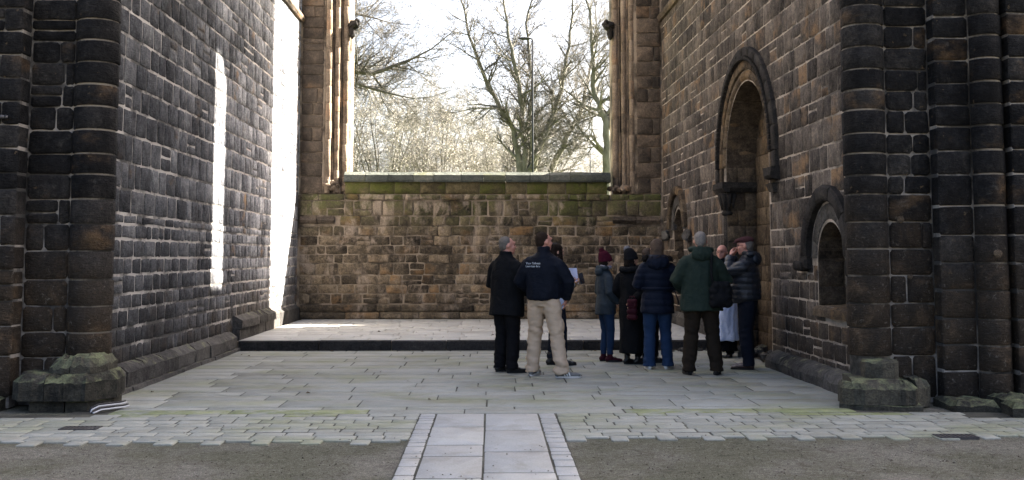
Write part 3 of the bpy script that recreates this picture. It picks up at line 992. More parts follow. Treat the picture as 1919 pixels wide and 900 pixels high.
# ------------------------------------------------------------------ east wall under the great window
EW = Frame((0, 22.22, 0), (1, 0, 0), (0, 0, 1), (0, -1, 0))
east_wall = Acc().box(-4.1, 3.69, 22.225, 23.05, 0, 2.79).build('east_wall', M['mortar_east'], None, (-.2, 22.6, 0), (.5, .5, .5, 1))
tag(east_wall, 'low rubble wall with pale worn patches and a mossy coping below the open window', 'wall')
ms = Masonry(east_wall, M['east_stone'], 'stone', 285)
lay(ms, EW, -4.02, 3.64, courses(.15, .46, .13, .17), .5, 1.0, .012, (.06, .075), .015, -.03, .004)
lay(ms, EW, -4.06, 3.66, courses(.47, 2.66, .185, .255), .19, .46, .022, (.0, .014), .009, -.03, .004, jit=.012, corner=.024, snecked=.1,
    keep=lambda u, z: not (abs(z-2.2) < .1 and (u < -3.3 or u > 2.65)))
lay(ms, EW, -3.1, 2.55, [2.665, 2.8], .2, .55, .02, (.03, .06), .02, -.03, .006, jit=.012, corner=.04, snecked=0)
lay(ms, EW, -4.06, -3.12, [2.665, 2.8], .3, .5, .012, (.004, .014), .01, -.03)
lay(ms, EW, 2.57, 3.66, [2.665, 2.8], .3, .5, .012, (.004, .014), .01, -.03)
ms.finish()
st = Masonry(east_wall, M['pilaster_stone'], 'string_course')
for a, bb in ((-4.05, -3.7), (-3.69, -3.32), (2.6, 3.1), (3.11, 3.62)):
    st.add(chamfer_block(EW, a, bb, [(-.02, 2.16), (.05, 2.18), (.09, 2.24), (.05, 2.3), (-.02, 2.32)], 3, .008))
st.finish()
pp = Masonry(east_wall, M['parapet'], 'parapet_stone')
x = -3.12
while x < 2.5:
    L = min(U(.38, .75), 2.5-x)
    if 2.5-x-L < .25: L = 2.5-x
    V, F, S = polystone(Frame((0, 22.27, 0), (1, 0, 0), (0, 0, 1), (0, -1, 0)), rough_rect(x+.005, x+L-.005, 2.805, 3.06, .004, .012), U(.0, .012), .01, -.4, .003)
    pp.add((V, F, S))
    x += L
pp.finish()
Acc().box(-3.1, 2.5, 22.285, 22.62, 2.785, 3.05).build('parapet_core', M['mortar_east'], east_wall)
cp = Masonry(east_wall, M['coping'], 'coping_stone')
x = -3.14
while x < 2.56:
    L = min(U(.4, .66), 2.58-x)
    if 2.58-x-L < .25: L = 2.58-x
    cp.add(chamfer_block(EW, x, x+L, [(-.45, 3.06), (.015, 3.06), (.025, 3.1), (-.02, 3.21), (-.13, 3.28), (-.43, 3.28), (-.45, 3.2)], 2, .005))
    x += L
cp.finish()

# window pilasters with clustered shafts, open to the sky between them
def pilaster(side):
    if side < 0:
        plan = [(-4.1, 22.24), (-3.58, 22.24), (-3.14, 22.62), (-3.06, 22.7), (-3.06, 23.06), (-4.1, 23.06)]
        shafts = [(-3.5, 22.28, .068), (-3.335, 22.41, .062), (-3.17, 22.55, .075)]
        lab = 'sunlit left window jamb of clustered stone shafts above the low wall'
        fu0, fu1, ang = -4.06, -3.6, (-2.5, .9)
    else:
        plan = [(2.66, 23.06), (2.66, 22.66), (2.74, 22.62), (3.1, 22.24), (3.82, 22.24), (3.82, 23.06)]
        shafts = [(2.735, 22.57, .075), (2.9, 22.43, .062), (3.06, 22.3, .068)]
        lab = 'shaded right window jamb of clustered stone shafts above the low wall'
        fu0, fu1, ang = 3.15, 3.66, (-.9-math.pi+.3, -.55)
    a = Acc()
    n = len(plan)
    a.add([(x, y, z) for z in (2.80, 14) for x, y in plan], [tuple(range(n-1, -1, -1)), tuple(range(n, 2*n))] + [(k, (k+1) % n, n+(k+1) % n, n+k) for k in range(n)])
    root = a.build('window_pilaster', M['mortar_east'], None, (sum(p[0] for p in plan)/n, 22.6, 2.8), (.5, .5, .5, 1))
    tag(root, lab, 'window jamb', 'jambs of the east window')
    s = Masonry(root, M['pilaster_stone'], 'stone')
    zz = courses(2.81, 7.4, .22, .36)
    lay(s, EW, fu0, fu1, zz, .22, .5, .012, (.004, .02), .011, -.03, .004)
    s.finish()
    js = Masonry(root, M['jamb_stone'], 'shaft_stone')
    for (cx, cy, r) in shafts:
        zz = courses(2.82, 7.6, .32, .5)
        for z0, z1 in zip(zz[:-1], zz[1:]):
            drum_course(js, cx, cy, r + U(-.003, .003), z0, z1, ang[0], ang[1], 8, bv=.004, drop=.002, gap=.0015)
    # flat fillets between the shafts
    js.finish()
    fs = Masonry(root, M['pilaster_stone'], 'fillet_stone')
    for (xa, ya, ra), (xb, yb, rb_) in zip(shafts[:-1], shafts[1:]):
        mx, my = (xa+xb)/2, (ya+yb)/2
        zz = courses(2.82, 7.6, .3, .48)
        for z0, z1 in zip(zz[:-1], zz[1:]):
            w_ = U(.036, .046); e_ = U(-.006, .006)
            pl_ = [(mx-w_, my+.02), (mx+e_, my-w_+.005), (mx+w_, my+.02), (mx, my+.12)]
            fs.add(plan_block(pl_, z0+.002, z1-.002, .004, .003, 1, .001))
    fs.finish()
    e = Masonry(root, M['jamb_stone'], 'eroded_base_stone')
    if side < 0:
        for k in range(9): e.add(lump((-3.52+.05*k+U(-.04, .04), 22.2+.035*k+U(-.05, .03), 2.86+U(0, .28)*(1-abs(k-3)/8)), (U(.05, .1), U(.06, .1), U(.05, .1)), k, 2, .7))
    else:
        for k in range(5): e.add(lump((2.6+.09*k, 22.45-.04*k, 2.88+U(0, .06)), (U(.06, .1), .09, U(.05, .09)), k+20, 2, .6))
    e.finish()
    tr = Acc()
    sx = -3.06 if side < 0 else 2.64
    d = -side
    tr.add(*lump((sx+d*.05, 22.5, 6.52), (.13, .14, .1), 3, 2, .6))
    tr.add(*lump((sx+d*.12, 22.48, 6.56), (.07, .08, .08), 4, 2, .7))
    tr.add(*lump((sx+d*.02, 22.52, 6.36), (.07, .1, .16), 5, 2, .3))
    tr.build('broken_tracery', M['dark_dress'], root, tint=(.3, .3, .3, 1))
    return root
pilaster(-1); pilaster(1)

# ------------------------------------------------------------------ crossing piers in front
def pier(side):
    sx = 1 if side > 0 else -1
    P0 = lambda y: Frame((0, y, 0), (1, 0, 0), (0, 0, 1), (0, -1, 0))
    a = Acc()
    if side < 0:
        a.box(-9, -4.14, 10.61, 11.2, 0, 14).box(-9, -4.7, 10.395, 10.605, 0, 13.9).tube([(-4.05, 10.68, 0), (-4.05, 10.68, 13.8)], .197, 32)
        o = (-5.5, 11, 0)
    else:
        a.box(3.96, 24, 10.61, 11.2, 0, 14).box(4.535, 24, 10.435, 10.605, 0, 13.9).box(5.215, 24, 10.265, 10.43, 0, 13.8).tube([(3.88, 10.68, 0), (3.88, 10.68, 13.7)], .197, 32).tube([(5.03, 10.4, 0), (5.03, 10.4, 13.85)], .147, 28)
        o = (5, 11, 0)
    root = a.build('crossing_pier', M['mortar_pier'], None, o, (.5, .5, .5, 1))
    tag(root, 'soot black stone pier with a rounded corner shaft on the left, beside the grey wall' if side < 0 else
        'soot black stone pier of stepped faces and rounded shafts on the right', 'pier', 'crossing piers framing the view')
    s = Masonry(root, M['pier_stone'], 'stone')
    sh = Masonry(root, M['pier_stone'], 'shaft_stone')
    za = courses(.47, 2.3, .24, .29); za = za[:-1] + courses(2.3, 5.0, .205, .245)
    if side < 0:
        for z0, z1 in zip(za[:-1], za[1:]):
            drum_course(sh, -4.05, 10.68, .215, z0, z1, -math.pi*.98, .35, 8, bv=.007, drop=.006, gap=.009)
        lay(s, P0(10.6), -4.69, -4.245, [.1]+za, .17, .42, .015, (.006, .022), .016, -.04, .005, corner=.03, snecked=.12)
        lay(s, P0(10.385), -6.6, -4.685, [.1]+courses(.5, 2.3, .24, .3)[:-1]+courses(2.3, 5.0, .2, .25), .28, .6, .014, (.006, .016), .014, -.2, .004, snecked=.05)
    else:
        for z0, z1 in zip(za[:-1], za[1:]):
            drum_course(sh, 3.88, 10.68, .215, z0, z1, -math.pi-.35, -.05, 8, bv=.007, drop=.006, gap=.009)
        lay(s, P0(10.6), 4.08, 4.53, [.05]+za, .16, .42, .015, (.006, .02), .016, -.04, .005, corner=.03, snecked=.03)
        zb = courses(.05, 2.3, .25, .3)[:-1]+courses(2.3, 5.0, .215, .25)
        lay(s, P0(10.425), 4.52, 4.88, zb, .3, .5, .016, (.006, .014), .014, -.16, .004, snecked=.0)
        for z0, z1 in zip(zb[:-1], zb[1:]):
            drum_course(sh, 5.03, 10.4, .165, z0, z1, -math.pi*.98, -.05, 7, bv=.007, drop=.006, gap=.009)
        lay(s, P0(10.255), 5.2, 7.2, zb, .3, .6, .016, (.006, .016), .014, -.15, .004, snecked=.05)
    s.finish(); sh.finish()
    b = Masonry(root, M['base_stone'], 'base_stone')
    if side < 0:
        b.add(plan_block([(-4.42, 10.19), (-4.08, 10.19), (-4.08, 10.9), (-4.42, 10.9)], -.03, .1, .015, .006))
        b.add(plan_block([(-4.07, 10.19), (-3.86, 10.19), (-3.69, 10.42), (-3.76, 10.85), (-4.07, 10.85)], -.03, .095, .015, .006))
        b.add(plan_block([(-4.62, 10.3), (-4.5, 10.13), (-4.25, 10.13), (-4.25, 10.85), (-4.62, 10.85)], .1, .35, .08, .008, 4, .012, .09, 'l'))
        b.add(plan_block([(-4.245, 10.12), (-4.06, 10.12), (-4.06, 10.85), (-4.245, 10.85)], .1, .345, .08, .006, 4, .012, .09, 'f'))
        b.add(plan_block([(-4.055, 10.12), (-3.85, 10.12), (-3.66, 10.4), (-3.74, 10.88), (-4.055, 10.88)], .1, .35, .08, .008, 4, .012, .09, 'r'))
        b.add(plan_block([(-4.3, 10.36), (-4.22, 10.27), (-4.07, 10.24), (-4.07, 10.8), (-4.3, 10.8)], .345, .5, .11, .01, 4, .018, .1, 'l'))
        b.add(plan_block([(-4.065, 10.24), (-3.88, 10.26), (-3.76, 10.42), (-3.8, 10.8), (-4.065, 10.8)], .345, .52, .1, .01, 4, .018, .1, 'r'))
        b.add(lump((-4.95, 10.15, .03), (.22, .25, .17), 5, 2, .5))
        b.add(plan_block([(-6, 10.2), (-4.72, 10.2), (-4.72, 10.5), (-6, 10.5)], -.03, .12, .03, .01, 3))
    else:
        b.add(plan_block([(3.42, 10.27), (3.6, 10.08), (4.16, 10.09), (4.24, 10.35), (4.24, 10.8), (3.62, 10.8)], -.03, .045, .012, .015, 3))
        b.add(plan_block([(3.44, 10.26), (3.52, 10.14), (3.52, 10.45), (3.47, 10.45)], .04, .25, .05, .006, 3, .01, .03, 'l'))
        b.add(plan_block([(3.525, 10.14), (3.6, 10.08), (3.955, 10.08), (3.955, 10.7), (3.6, 10.7)], .045, .275, .08, .007, 4, .01, .09, 'f'))
        b.add(plan_block([(3.96, 10.08), (4.1, 10.08), (4.17, 10.2), (4.17, 10.7), (3.96, 10.7)], .045, .27, .08, .007, 4, .01, .09, 'r'))
        b.add(plan_block([(4.18, 10.24), (4.34, 10.34), (4.34, 10.7), (4.18, 10.7)], .0, .27, .08, .012, 4, .02, .06, 'r'))
        b.add(plan_block([(3.72, 10.36), (3.78, 10.29), (3.99, 10.29), (4.05, 10.36), (4.05, 10.7), (3.74, 10.7)], .26, .455, .03, .01, 3, .01, .02))
        b.add(plan_block([(4.44, 9.98), (4.86, 9.96), (4.88, 10.45), (4.44, 10.45)], -.03, .09, .04, .02, 3, .02, .05))
        b.add(plan_block([(4.8, 9.62), (5.22, 9.58), (5.25, 9.97), (4.87, 9.955)], -.05, .12, .04, .015, 3, .02, .05))
        b.add(plan_block([(5.23, 9.6), (5.9, 9.6), (5.9, 10.3), (5.26, 10.3)], -.05, .13, .04, .012, 3, .02, .05))
        b.add(plan_block([(4.9, 9.98), (5.24, 9.99), (5.24, 10.35), (4.9, 10.35)], -.03, .14, .04, .012, 3, .02, .05))
    b.finish()
    if side < 0:
        g = Acc().tube([(-5.1, 10.345, 2.86), (-4.82, 10.345, 2.855)], .022, 10).add(*lump((-4.81, 10.345, 2.855), (.024, .022, .024), 1, 1, 0.05))
        g.box(-5.12, -4.9, 10.35, 10.39, 2.82, 2.9)
        g.build('iron_bracket', plain('dark_iron', (.06, .06, .065), .5, .8), root)
    else:
        for (x, y, z, r) in ((4.2, 10.585, 1.86, .04), (5.02, 10.225, 1.5, .045), (4.28, 10.585, 1.27, .028)):
            rr = Acc().add(*lump((x, y, z), (r, .012, r), x*9, 2, .4))
            rr.build('mortar_plug', M['brown_dress'], root, (x, y, z), (.3, .2, .5, 1))
    return root
pier(-1); pier(1)

# ------------------------------------------------------------------ small things on the ground
iron = plain('cast_iron', (.06, .055, .055), .6, .3, .3)
for (x, y, lab) in ((-3.53, 9.18, 'cast iron drain grate in the setts below the left pier'), (3.83, 8.63, 'cast iron drain grate in the setts below the right pier')):
    r = empty('drain_grate', (x, y, 0), lab, 'drain', 'drain grates')
    a = Acc().box(x-.16, x+.16, y-.08, y-.065, -.02, .008).box(x-.16, x+.16, y+.065, y+.08, -.02, .008).box(x-.16, x-.145, y-.064, y+.064, -.02, .008).box(x+.145, x+.16, y-.064, y+.064, -.02, .008)
    a.build('frame', iron, r)
    for k in range(8):
        xx = x-.125+.25*k/7
        Acc().box(xx-.009, xx+.009, y-.063, y+.063, -.015, .006).build('bar', iron, r, (xx, y, 0))
tp = empty('striped_tubing', (-3.56, 10.3, 0), 'black and white striped tubing laid against the foot of the left pier', 'tubing')
wh, bk = plain('white_plastic', (.4, .4, .42), .4), plain('black_plastic', (.012, .012, .015), .4)
path = [(-3.79, 10.06, .005), (-3.785, 10.08, .045), (-3.74, 10.13, .07), (-3.60, 10.34, .065), (-3.57, 10.4, .07)]
for k, mt in enumerate((bk, wh, bk, wh)):
    Acc().tube([(x+.018*k, y-.016*k, max(.008, z-.014*k)) for x, y, z in path], .008, 8).build('tube', mt, tp)
lv = Acc()
for k in range(70):
    x, y = (U(-3.9, 3.6), U(16.2, 16.52)) if k < 35 else (U(-3.8, 3.5), U(10.5, 21.5))
    z = (.153 if y > 16.7 else .006)
    if 16.52 < y < 16.75: continue
    s = U(.012, .035); q = U(0, 6.28); l = U(.3, .8)
    c, sn = math.cos(q)*s, math.sin(q)*s
    lv.add([(x-c, y-sn, z), (x+sn*.5, y-c*.5, z+s*l), (x+c, y+sn, z+.004), (x-sn*.5, y+c*.5, z+s*l*.6)], [(0,1,2),(0,2,3)])
o = lv.build('fallen_leaves', plain('dead_leaf', (.07, .045, .025), .8, 0, .4, 3), None, (0, 16, 0))
tag(o, 'dry brown leaves scattered along the foot of the dark step', kind='stuff')
# ------------------------------------------------------------------ people
from mathutils.bvhtree import BVHTree

def ellipsoid(acc, c, r, nu=14, nv=9, rot=None):
    V, F = [], []
    for j in range(nv+1):
        th = math.pi*j/nv
        for i in range(nu):
            ph = 2*math.pi*i/nu
            p = Vector((r[0]*math.sin(th)*math.cos(ph), r[1]*math.sin(th)*math.sin(ph), r[2]*math.cos(th)))
            if rot: p = rot @ p
            V.append(Vector(c)+p)
    for j in range(nv):
        for i in range(nu):
            F.append((j*nu+i, (j+1)*nu+i, (j+1)*nu+(i+1) % nu, j*nu+(i+1) % nu))
    return acc.add(V, F, True)

def fuse(acc, name, mat, parent, voxel=.012, smooth=4, disp=None, dec=None, xf=None):
    """joins overlapping closed shapes into one continuous skin"""
    me = bpy.data.meshes.new('tmp'); me.from_pydata([tuple(v) for v in acc.v], [], acc.f)
    bm = bmesh.new(); bm.from_mesh(me); bmesh.ops.remove_doubles(bm, verts=bm.verts, dist=1e-6)
    bmesh.ops.recalc_face_normals(bm, faces=bm.faces); bm.to_mesh(me); bm.free()
    ob = bpy.data.objects.new('tmp', me); COL.objects.link(ob)
    m_ = ob.modifiers.new('r', 'REMESH'); m_.mode = 'VOXEL'; m_.voxel_size = voxel; m_.use_smooth_shade = True
    if smooth:
        s_ = ob.modifiers.new('s', 'SMOOTH'); s_.iterations = smooth; s_.factor = .5
    if dec:
        d_ = ob.modifiers.new('d', 'DECIMATE'); d_.ratio = dec
    dg = bpy.context.evaluated_depsgraph_get()
    res = bpy.data.meshes.new_from_object(ob.evaluated_get(dg))
    bpy.data.objects.remove(ob); bpy.data.meshes.remove(me)
    if disp:
        nv = len(res.vertices)
        co = np.empty(nv*3); res.vertices.foreach_get('co', co)
        no = np.empty(nv*3); res.vertices.foreach_get('normal', no)
        co = co.reshape(-1, 3); no = no.reshape(-1, 3)
        d = np.array([disp(Vector(p)) for p in co])
        co += no*d[:, None]
        res.vertices.foreach_set('co', co.ravel())
    res.polygons.foreach_set('use_smooth', [True]*len(res.polygons))
    res.materials.clear(); res.materials.append(mat)
    res.name = name
    res.update()
    o = bpy.data.objects.new(name, res); COL.objects.link(o); o.parent = parent
    return o

N3 = mnoise.noise
def folds(a, sx=9, sz=4, seed=0.):
    def f(p):
        q = Vector((p.x*sx+seed, p.y*sx, p.z*sz))
        r_ = N3(Vector(((p.x+p.z*.7)*sx*1.7+seed, p.y*sx*1.5, (p.z-p.x*.6)*sz*2.2)))
        return a*(N3(q) + .6*N3(q*2.3) + .7*(.35-abs(r_)))
    return f
def trouser_folds(a, seed=0.):
    def f(p):
        k = .5 + 1.3*math.exp(-((p.z-.12)/.12)**2) + .7*math.exp(-((p.z-.5)/.12)**2) + .6*math.exp(-((p.z-.85)/.08)**2)
        return a*k*(N3(Vector((p.x*7+seed, p.y*7, p.z*17 + p.x*5))) + .5*N3(Vector((p.x*15, p.y*15+seed, p.z*34))))
    return f
def puffer(a, pitch, seed=0.):
    def f(p):
        z = p.z + .012*N3(Vector((p.x*6+seed, p.y*6, p.z*3)))
        return a*(abs(math.sin(math.pi*z/pitch))**.6 - .6) + .006*N3(Vector((p.x*14+seed, p.y*14, p.z*9)))
    return f

def cloth(name, col, var=.35, rough=.85, bump=.4, scale=14, spec=.06):
    m, nt, b = new_mat(name)
    t = NT(nt); P = t.obj()
    f = t.noise(P, scale, 5, .65); g = t.noise(P, 260, 2, .6)
    c = t.mix(f, tuple(x*(1-var) for x in col), tuple(x*(1+var) for x in col))
    t.put(b.inputs['Base Color'], c)
    b.inputs['Roughness'].default_value = rough; b.inputs['Specular IOR Level'].default_value = spec
    w_ = t.noise(t.scale(P, (1, 1, 2.2)), scale*.9, 3, .5, 1.2)
    t.put(b.inputs['Normal'], t.bump(t.math('ADD', t.math('MULTIPLY', w_, 1.5), t.math('ADD', f, t.math('MULTIPLY', g, .3))), bump, .012))
    return m
CL = dict(
    black=cloth('black_wool', (.0075, .008, .0095)), blackj=cloth('black_shell', (.006, .008, .014), rough=.6), puff=cloth('black_quilted_nylon', (.012, .015, .022), rough=.42, spec=.4),
    navy=cloth('navy_quilted_nylon', (.007, .010, .02), rough=.55), slate=cloth('slate_shell', (.03, .04, .05), rough=.65), green=cloth('dark_green_shell', (.017, .027, .022), rough=.65),
    beige=cloth('beige_cotton', (.43, .33, .24), .15), jeans=cloth('blue_denim', (.016, .033, .075), .3), dkjeans=cloth('dark_denim', (.010, .013, .022), .3),
    brown=cloth('dark_brown_wool', (.02, .015, .011)), dark=cloth('black_trouser_cloth', (.008, .008, .0095)), white=cloth('white_linen', (.52, .6, .8), .08), shirt=cloth('pale_blue_cotton', (.42, .48, .66), .1),
    burg=cloth('burgundy_knit', (.055, .008, .018), .4), burgl=cloth('burgundy_leather', (.04, .009, .015), .3, .5, .2), knitb=cloth('black_knit', (.01, .01, .012), .4), grey=cloth('grey_fur', (.25, .25, .28), .5, .95),
    fur=cloth('dark_fur', (.02, .017, .016), .6, .95), scarf=cloth('patterned_scarf', (.25, .23, .27), .8, scale=45), maroon=cloth('maroon_tweed', (.055, .024, .026), .4, scale=60), tan=cloth('tan_wool', (.3, .2, .1), .3))
SK = cloth('skin', (.48, .28, .2), .12, .55, .15, 20, .3)
SKR = cloth('ruddy_skin', (.5, .24, .18), .15, .5, .15, 20, .35)
HAIR = dict(grey=cloth('silver_hair', (.15, .135, .122), .7, .7, .8, 60), dark=cloth('dark_brown_hair', (.014, .009, .007), .5, .55, .8, 60), short=cloth('cropped_brown_hair', (.03, .02, .015), .5, .8, .8, 80),
            brown=cloth('greying_brown_hair', (.085, .06, .045), .7, .6, .8, 50), white=cloth('white_grey_hair', (.24, .215, .195), .65, .7, .8, 60))
SHOE = dict(black=cloth('black_leather', (.008, .008, .009), .3, .35, .2, spec=.5), grey=cloth('grey_suede', (.15, .15, .148), .2), white=cloth('white_trainer', (.75, .75, .74), .06, .5), burg=CL['burgl'], brown=cloth('brown_leather', (.035, .018, .014), .3, .35, .2, spec=.5))
SOLE = plain('white_rubber', (.55, .53, .5), .6); SOLEB = plain('black_rubber', (.015, .015, .015), .7)
EYE = plain('eye', (.03, .02, .02), .2)
FRAME = plain('spectacle_frame', (.02, .02, .022), .3)

def hand(acc, w, d, n, curl=.5, thumb=1, s=1.):
    """palm, four bent fingers of unequal length and a thumb off the side of the palm"""
    w, d, n = Vector(w), Vector(d).normalized(), Vector(n).normalized()
    n = (n - d*n.dot(d)).normalized(); sd = d.cross(n)*thumb
    acc.tube([w - d*.02, w + d*.02, w + d*.055, w + d*.088], [(.024, .022), (.034, .018), (.04, .017), (.036, .013)], 10) if False else None
    # palm as a flattened blob of spheres so that its wide side follows `sd`
    for a in (-.026, -.009, .009, .026):
        acc.tube([w - d*.02 + sd*a*.5, w + d*.03 + sd*a*.9, w + d*.09 + sd*a*1.1], [.016, .0165, .0125], 8)
    for i, (off, L) in enumerate(((.031, .07), (.0105, .08), (-.0105, .074), (-.031, .058))):
        p = w + d*.088 + sd*off
        pts = [p - d*.012, p]
        ang = curl*.5
        for k, seg in enumerate((.45, .32, .23)):
            v = d*math.cos(ang) + n*math.sin(ang)
            p = p + v*(L*seg); pts.append(p); ang += curl*(.9 + .08*i)
        acc.tube(pts, [.0105, .0105, .0098, .009, .0075], 7)
    p = w + d*.022 + sd*.03
    v1 = (d*.62 + sd*.62 + n*.35).normalized(); v2 = (d*.85 + sd*.15 + n*.5).normalized()
    acc.tube([p - v1*.012, p + v1*.036, p + v1*.036 + v2*.03, p + v1*.036 + v2*.052], [.014, .0125, .011, .008], 7)

def head_shapes(acc, M4, fat=1., fem=0.):
    def E(c, r): ellipsoid(acc, M4 @ Vector(c), [x for x in r], rot=M4.to_3x3())
    E((0, -.012, 1.665), (.075*fat, .096, .092))
    E((0, .028, 1.622), (.062*fat, .07, .085))
    E((0, .05, 1.575), (.045*fat, .042, .042))
    E((0, .075, 1.553), (.024, .02, .02))
    E((0, .083, 1.688), (.05, .02, .016))
    acc.tube([M4 @ Vector(p) for p in ((0, .088, 1.672), (0, .105, 1.645), (0, .113, 1.626), (0, .098, 1.618))], [.008, .0105, .013, .011], 8)
    E((0, .094, 1.588), (.023, .011, .009)); E((0, .09, 1.578), (.02, .011, .008))
    for s in (-1, 1):
        E((s*.042*fat, .062, 1.622), (.024, .024, .024))
        E((s*.078*fat, -.008, 1.637), (.011, .02, .031))

class Person:
    def __init__(self, x, y, heading, H, label, head=(0, 0), feet=None, arms=None, legs=None, skin=SK, fat=1., hand_spec=None, voxel=.011, group='visitors standing in a group'):
        self.root = empty('person', (x, y, 0), label, 'person', group, rz=-math.radians(heading))
        self.s = s = H/1.75
        self.root.scale = (s, s, s)
        self.feet = feet or ((-.11, -.02, -8), (.11, .02, 12))
        self.arms = arms or (((-.27, .0, 1.13), (-.2, .16, .98)), ((.27, .0, 1.13), (.2, .16, .98)))
        self.M4 = Matrix.Translation((0, .022, 1.495)) @ Matrix.Rotation(-math.radians(head[0]), 4, 'Z') @ Matrix.Rotation(math.radians(-head[1]), 4, 'X') @ Matrix.Translation((0, 0, -1.52))
        self.fat = fat
        a = Acc()
        head_shapes(a, self.M4, fat)
        a.tube([(0, -.015, 1.4), (0, -.012, 1.5), self.M4 @ Vector((0, -.01, 1.58))], [.062*fat, .056*fat, .056*fat], 12)
        a.tube([(0, 0, .86), (0, 0, 1.0), (0, 0, 1.15), (0, 0, 1.32), (0, -.01, 1.4), (0, -.01, 1.46)], [(.13, .09), (.13, .09), (.12, .085), (.13, .085), (.11, .065), (.05, .05)], 14)
        for i, sd in enumerate((-1, 1)):
            hip, knee, ank = self.leg(i)
            a.tube([hip, knee, ank], [.075, .05, .036], 10)
            a.tube([ank, ank+Vector((0, 0, -.03)), self.toe(i)*.5+ank*.5+Vector((0, 0, -.035))], [.036, .036, .03], 8)
            el, wr = map(Vector, self.arms[i])
            a.tube([(sd*.14, -.01, 1.365), el, wr], [.04, .036, .028], 10)
            spec = (hand_spec or [None, None])[i]
            d = (wr-el).normalized()
            if spec: hand(a, wr, spec[0], spec[1], spec[2], spec[3])
            else: hand(a, wr, d, Vector((-sd, 0, 0)), .35, 1 if sd < 0 else -1)
        self.body = fuse(a, 'body', skin, self.root, voxel, 3 if voxel > .008 else 2, None, .5)
        for s_ in (-1, 1):
            e = Acc(); ellipsoid(e, self.M4 @ Vector((s_*.03, .083, 1.657)), (.013, .008, .008), 8, 6, self.M4.to_3x3())
            e.build('eye', EYE, self.root, (0, 0, 0))
    def leg(self, i):
        sd = (-1, 1)[i]
        fx, fy, fa = self.feet[i]
        hip = Vector((sd*.09, 0, .93)); ank = Vector((fx, fy, .09))
        knee = hip*.48 + ank*.52 + Vector((0, .03, 0))
        return hip, knee, ank
    def toe(self, i):
        fx, fy, fa = self.feet[i]
        r = math.radians(fa)
        return Vector((fx + math.sin(r)*.2, fy + math.cos(r)*.2, .03))
    def put(self, acc, name, mat): return acc.build(name, mat, self.root, (0, 0, 0))
    def coat(self, mat, hem, rings=None, sleeve=(.082, .068, .054), disp=None, cuff=.0, hood=None, name='coat', collar=.06, voxel=.012, extra=None, flare=1., w=1.):
        a = Acc()
        rg = rings or [(hem, .215*flare, .155*flare, .0), (max(hem+.1, .93), .205, .15, 0), (1.08, .192, .14, 0), (1.25, .205, .145, 0), (1.36, .2, .13, -.005), (1.43, .165, .105, -.012), (1.475, .1, .085, -.015), (1.5+collar*.2, .072, .075, -.012), (1.5+collar, .07, .073, -.01)]
        a.tube([(0, q[3], q[0]) for q in rg], [(q[1]*w, q[2]*w) for q in rg], 20)
        for i, sd in enumerate((-1, 1)):
            el, wr = map(Vector, self.arms[i])
            sh = Vector((sd*.168*w, -.012, 1.362))
            d = (wr-el).normalized()
            a.tube([sh + Vector((-sd*.06, 0, .045)), sh + Vector((-sd*.02, 0, .018)), sh + (el-sh)*.12, (sh+el)/2, el, (el+wr)/2, wr + d*cuff], [sleeve[0]*.55, sleeve[0]*.82, sleeve[0]*1.0, sleeve[0]*.95, sleeve[1], (sleeve[1]+sleeve[2])/2, sleeve[2]], 12)
        if extra: extra(a)
        self.coat_ob = fuse(a, name, mat, self.root, voxel, 4, disp or folds(.011, 8, 3.5, self.root.location.x*5))
        return self.coat_ob
    def hood(self, mat, c=(0, -.12, 1.44), r=(.15, .075, .085), fur=None):
        a = Acc()
        ellipsoid(a, c, r)
        for k in range(9):
            t = -1.35 + 2.7*k/8
            ellipsoid(a, (c[0]+math.sin(t)*.125, c[1]+.1-math.cos(t)*.1, c[2]+.06+.01*math.cos(t)), (.042, .042, .034), 8, 6)
        o = fuse(a, 'hood', mat, self.root, .011, 3, folds(.009, 14, 12, 3))
        if fur:
            f = Acc()
            for k in range(70):
                t = -2.0 + 4.0*R.random()
                p = Vector((c[0]+math.sin(t)*.165, c[1]+.09-math.cos(t)*.115, c[2]+.05+U(-.03, .03)))
                d = Vector((math.sin(t), -math.cos(t), U(-.5, .8))).normalized()
                f.tube([p-d*.01, p+d*.03, p+d*.05+Vector((U(-.01, .01), 0, -.012))], [.016, .012, .002], 5)
            f.build('fur_trim', fur, o, (0, 0, 0))
        return o
    def trousers(self, mat, r=(.105, .078, .062), disp=None, hemz=.05, name='trousers', waist=1.0, flare=None):
        a = Acc()
        a.tube([(0, 0, .84), (0, 0, .9), (0, 0, waist)], [(.15, .115), (.172, .125), (.165, .12)], 18)
        for i in (0, 1):
            hip, knee, ank = self.leg(i)
            bot = Vector((ank.x, ank.y, hemz)) + Vector((0, -.008, 0))
            sd = (-1, 1)[i]
            a.tube([hip+Vector((-sd*.005, 0, .02)), (hip*.7+knee*.3), knee, (knee+bot)/2, bot+Vector((0, 0, .1)), bot], [r[0]*.95, r[0], r[1], (r[1]+r[2])/2*1.05, r[2], flare or r[2]*1.04], 14)
        return fuse(a, name, mat, self.root, .011, 3, disp or trouser_folds(.0095, self.root.location.x*9))
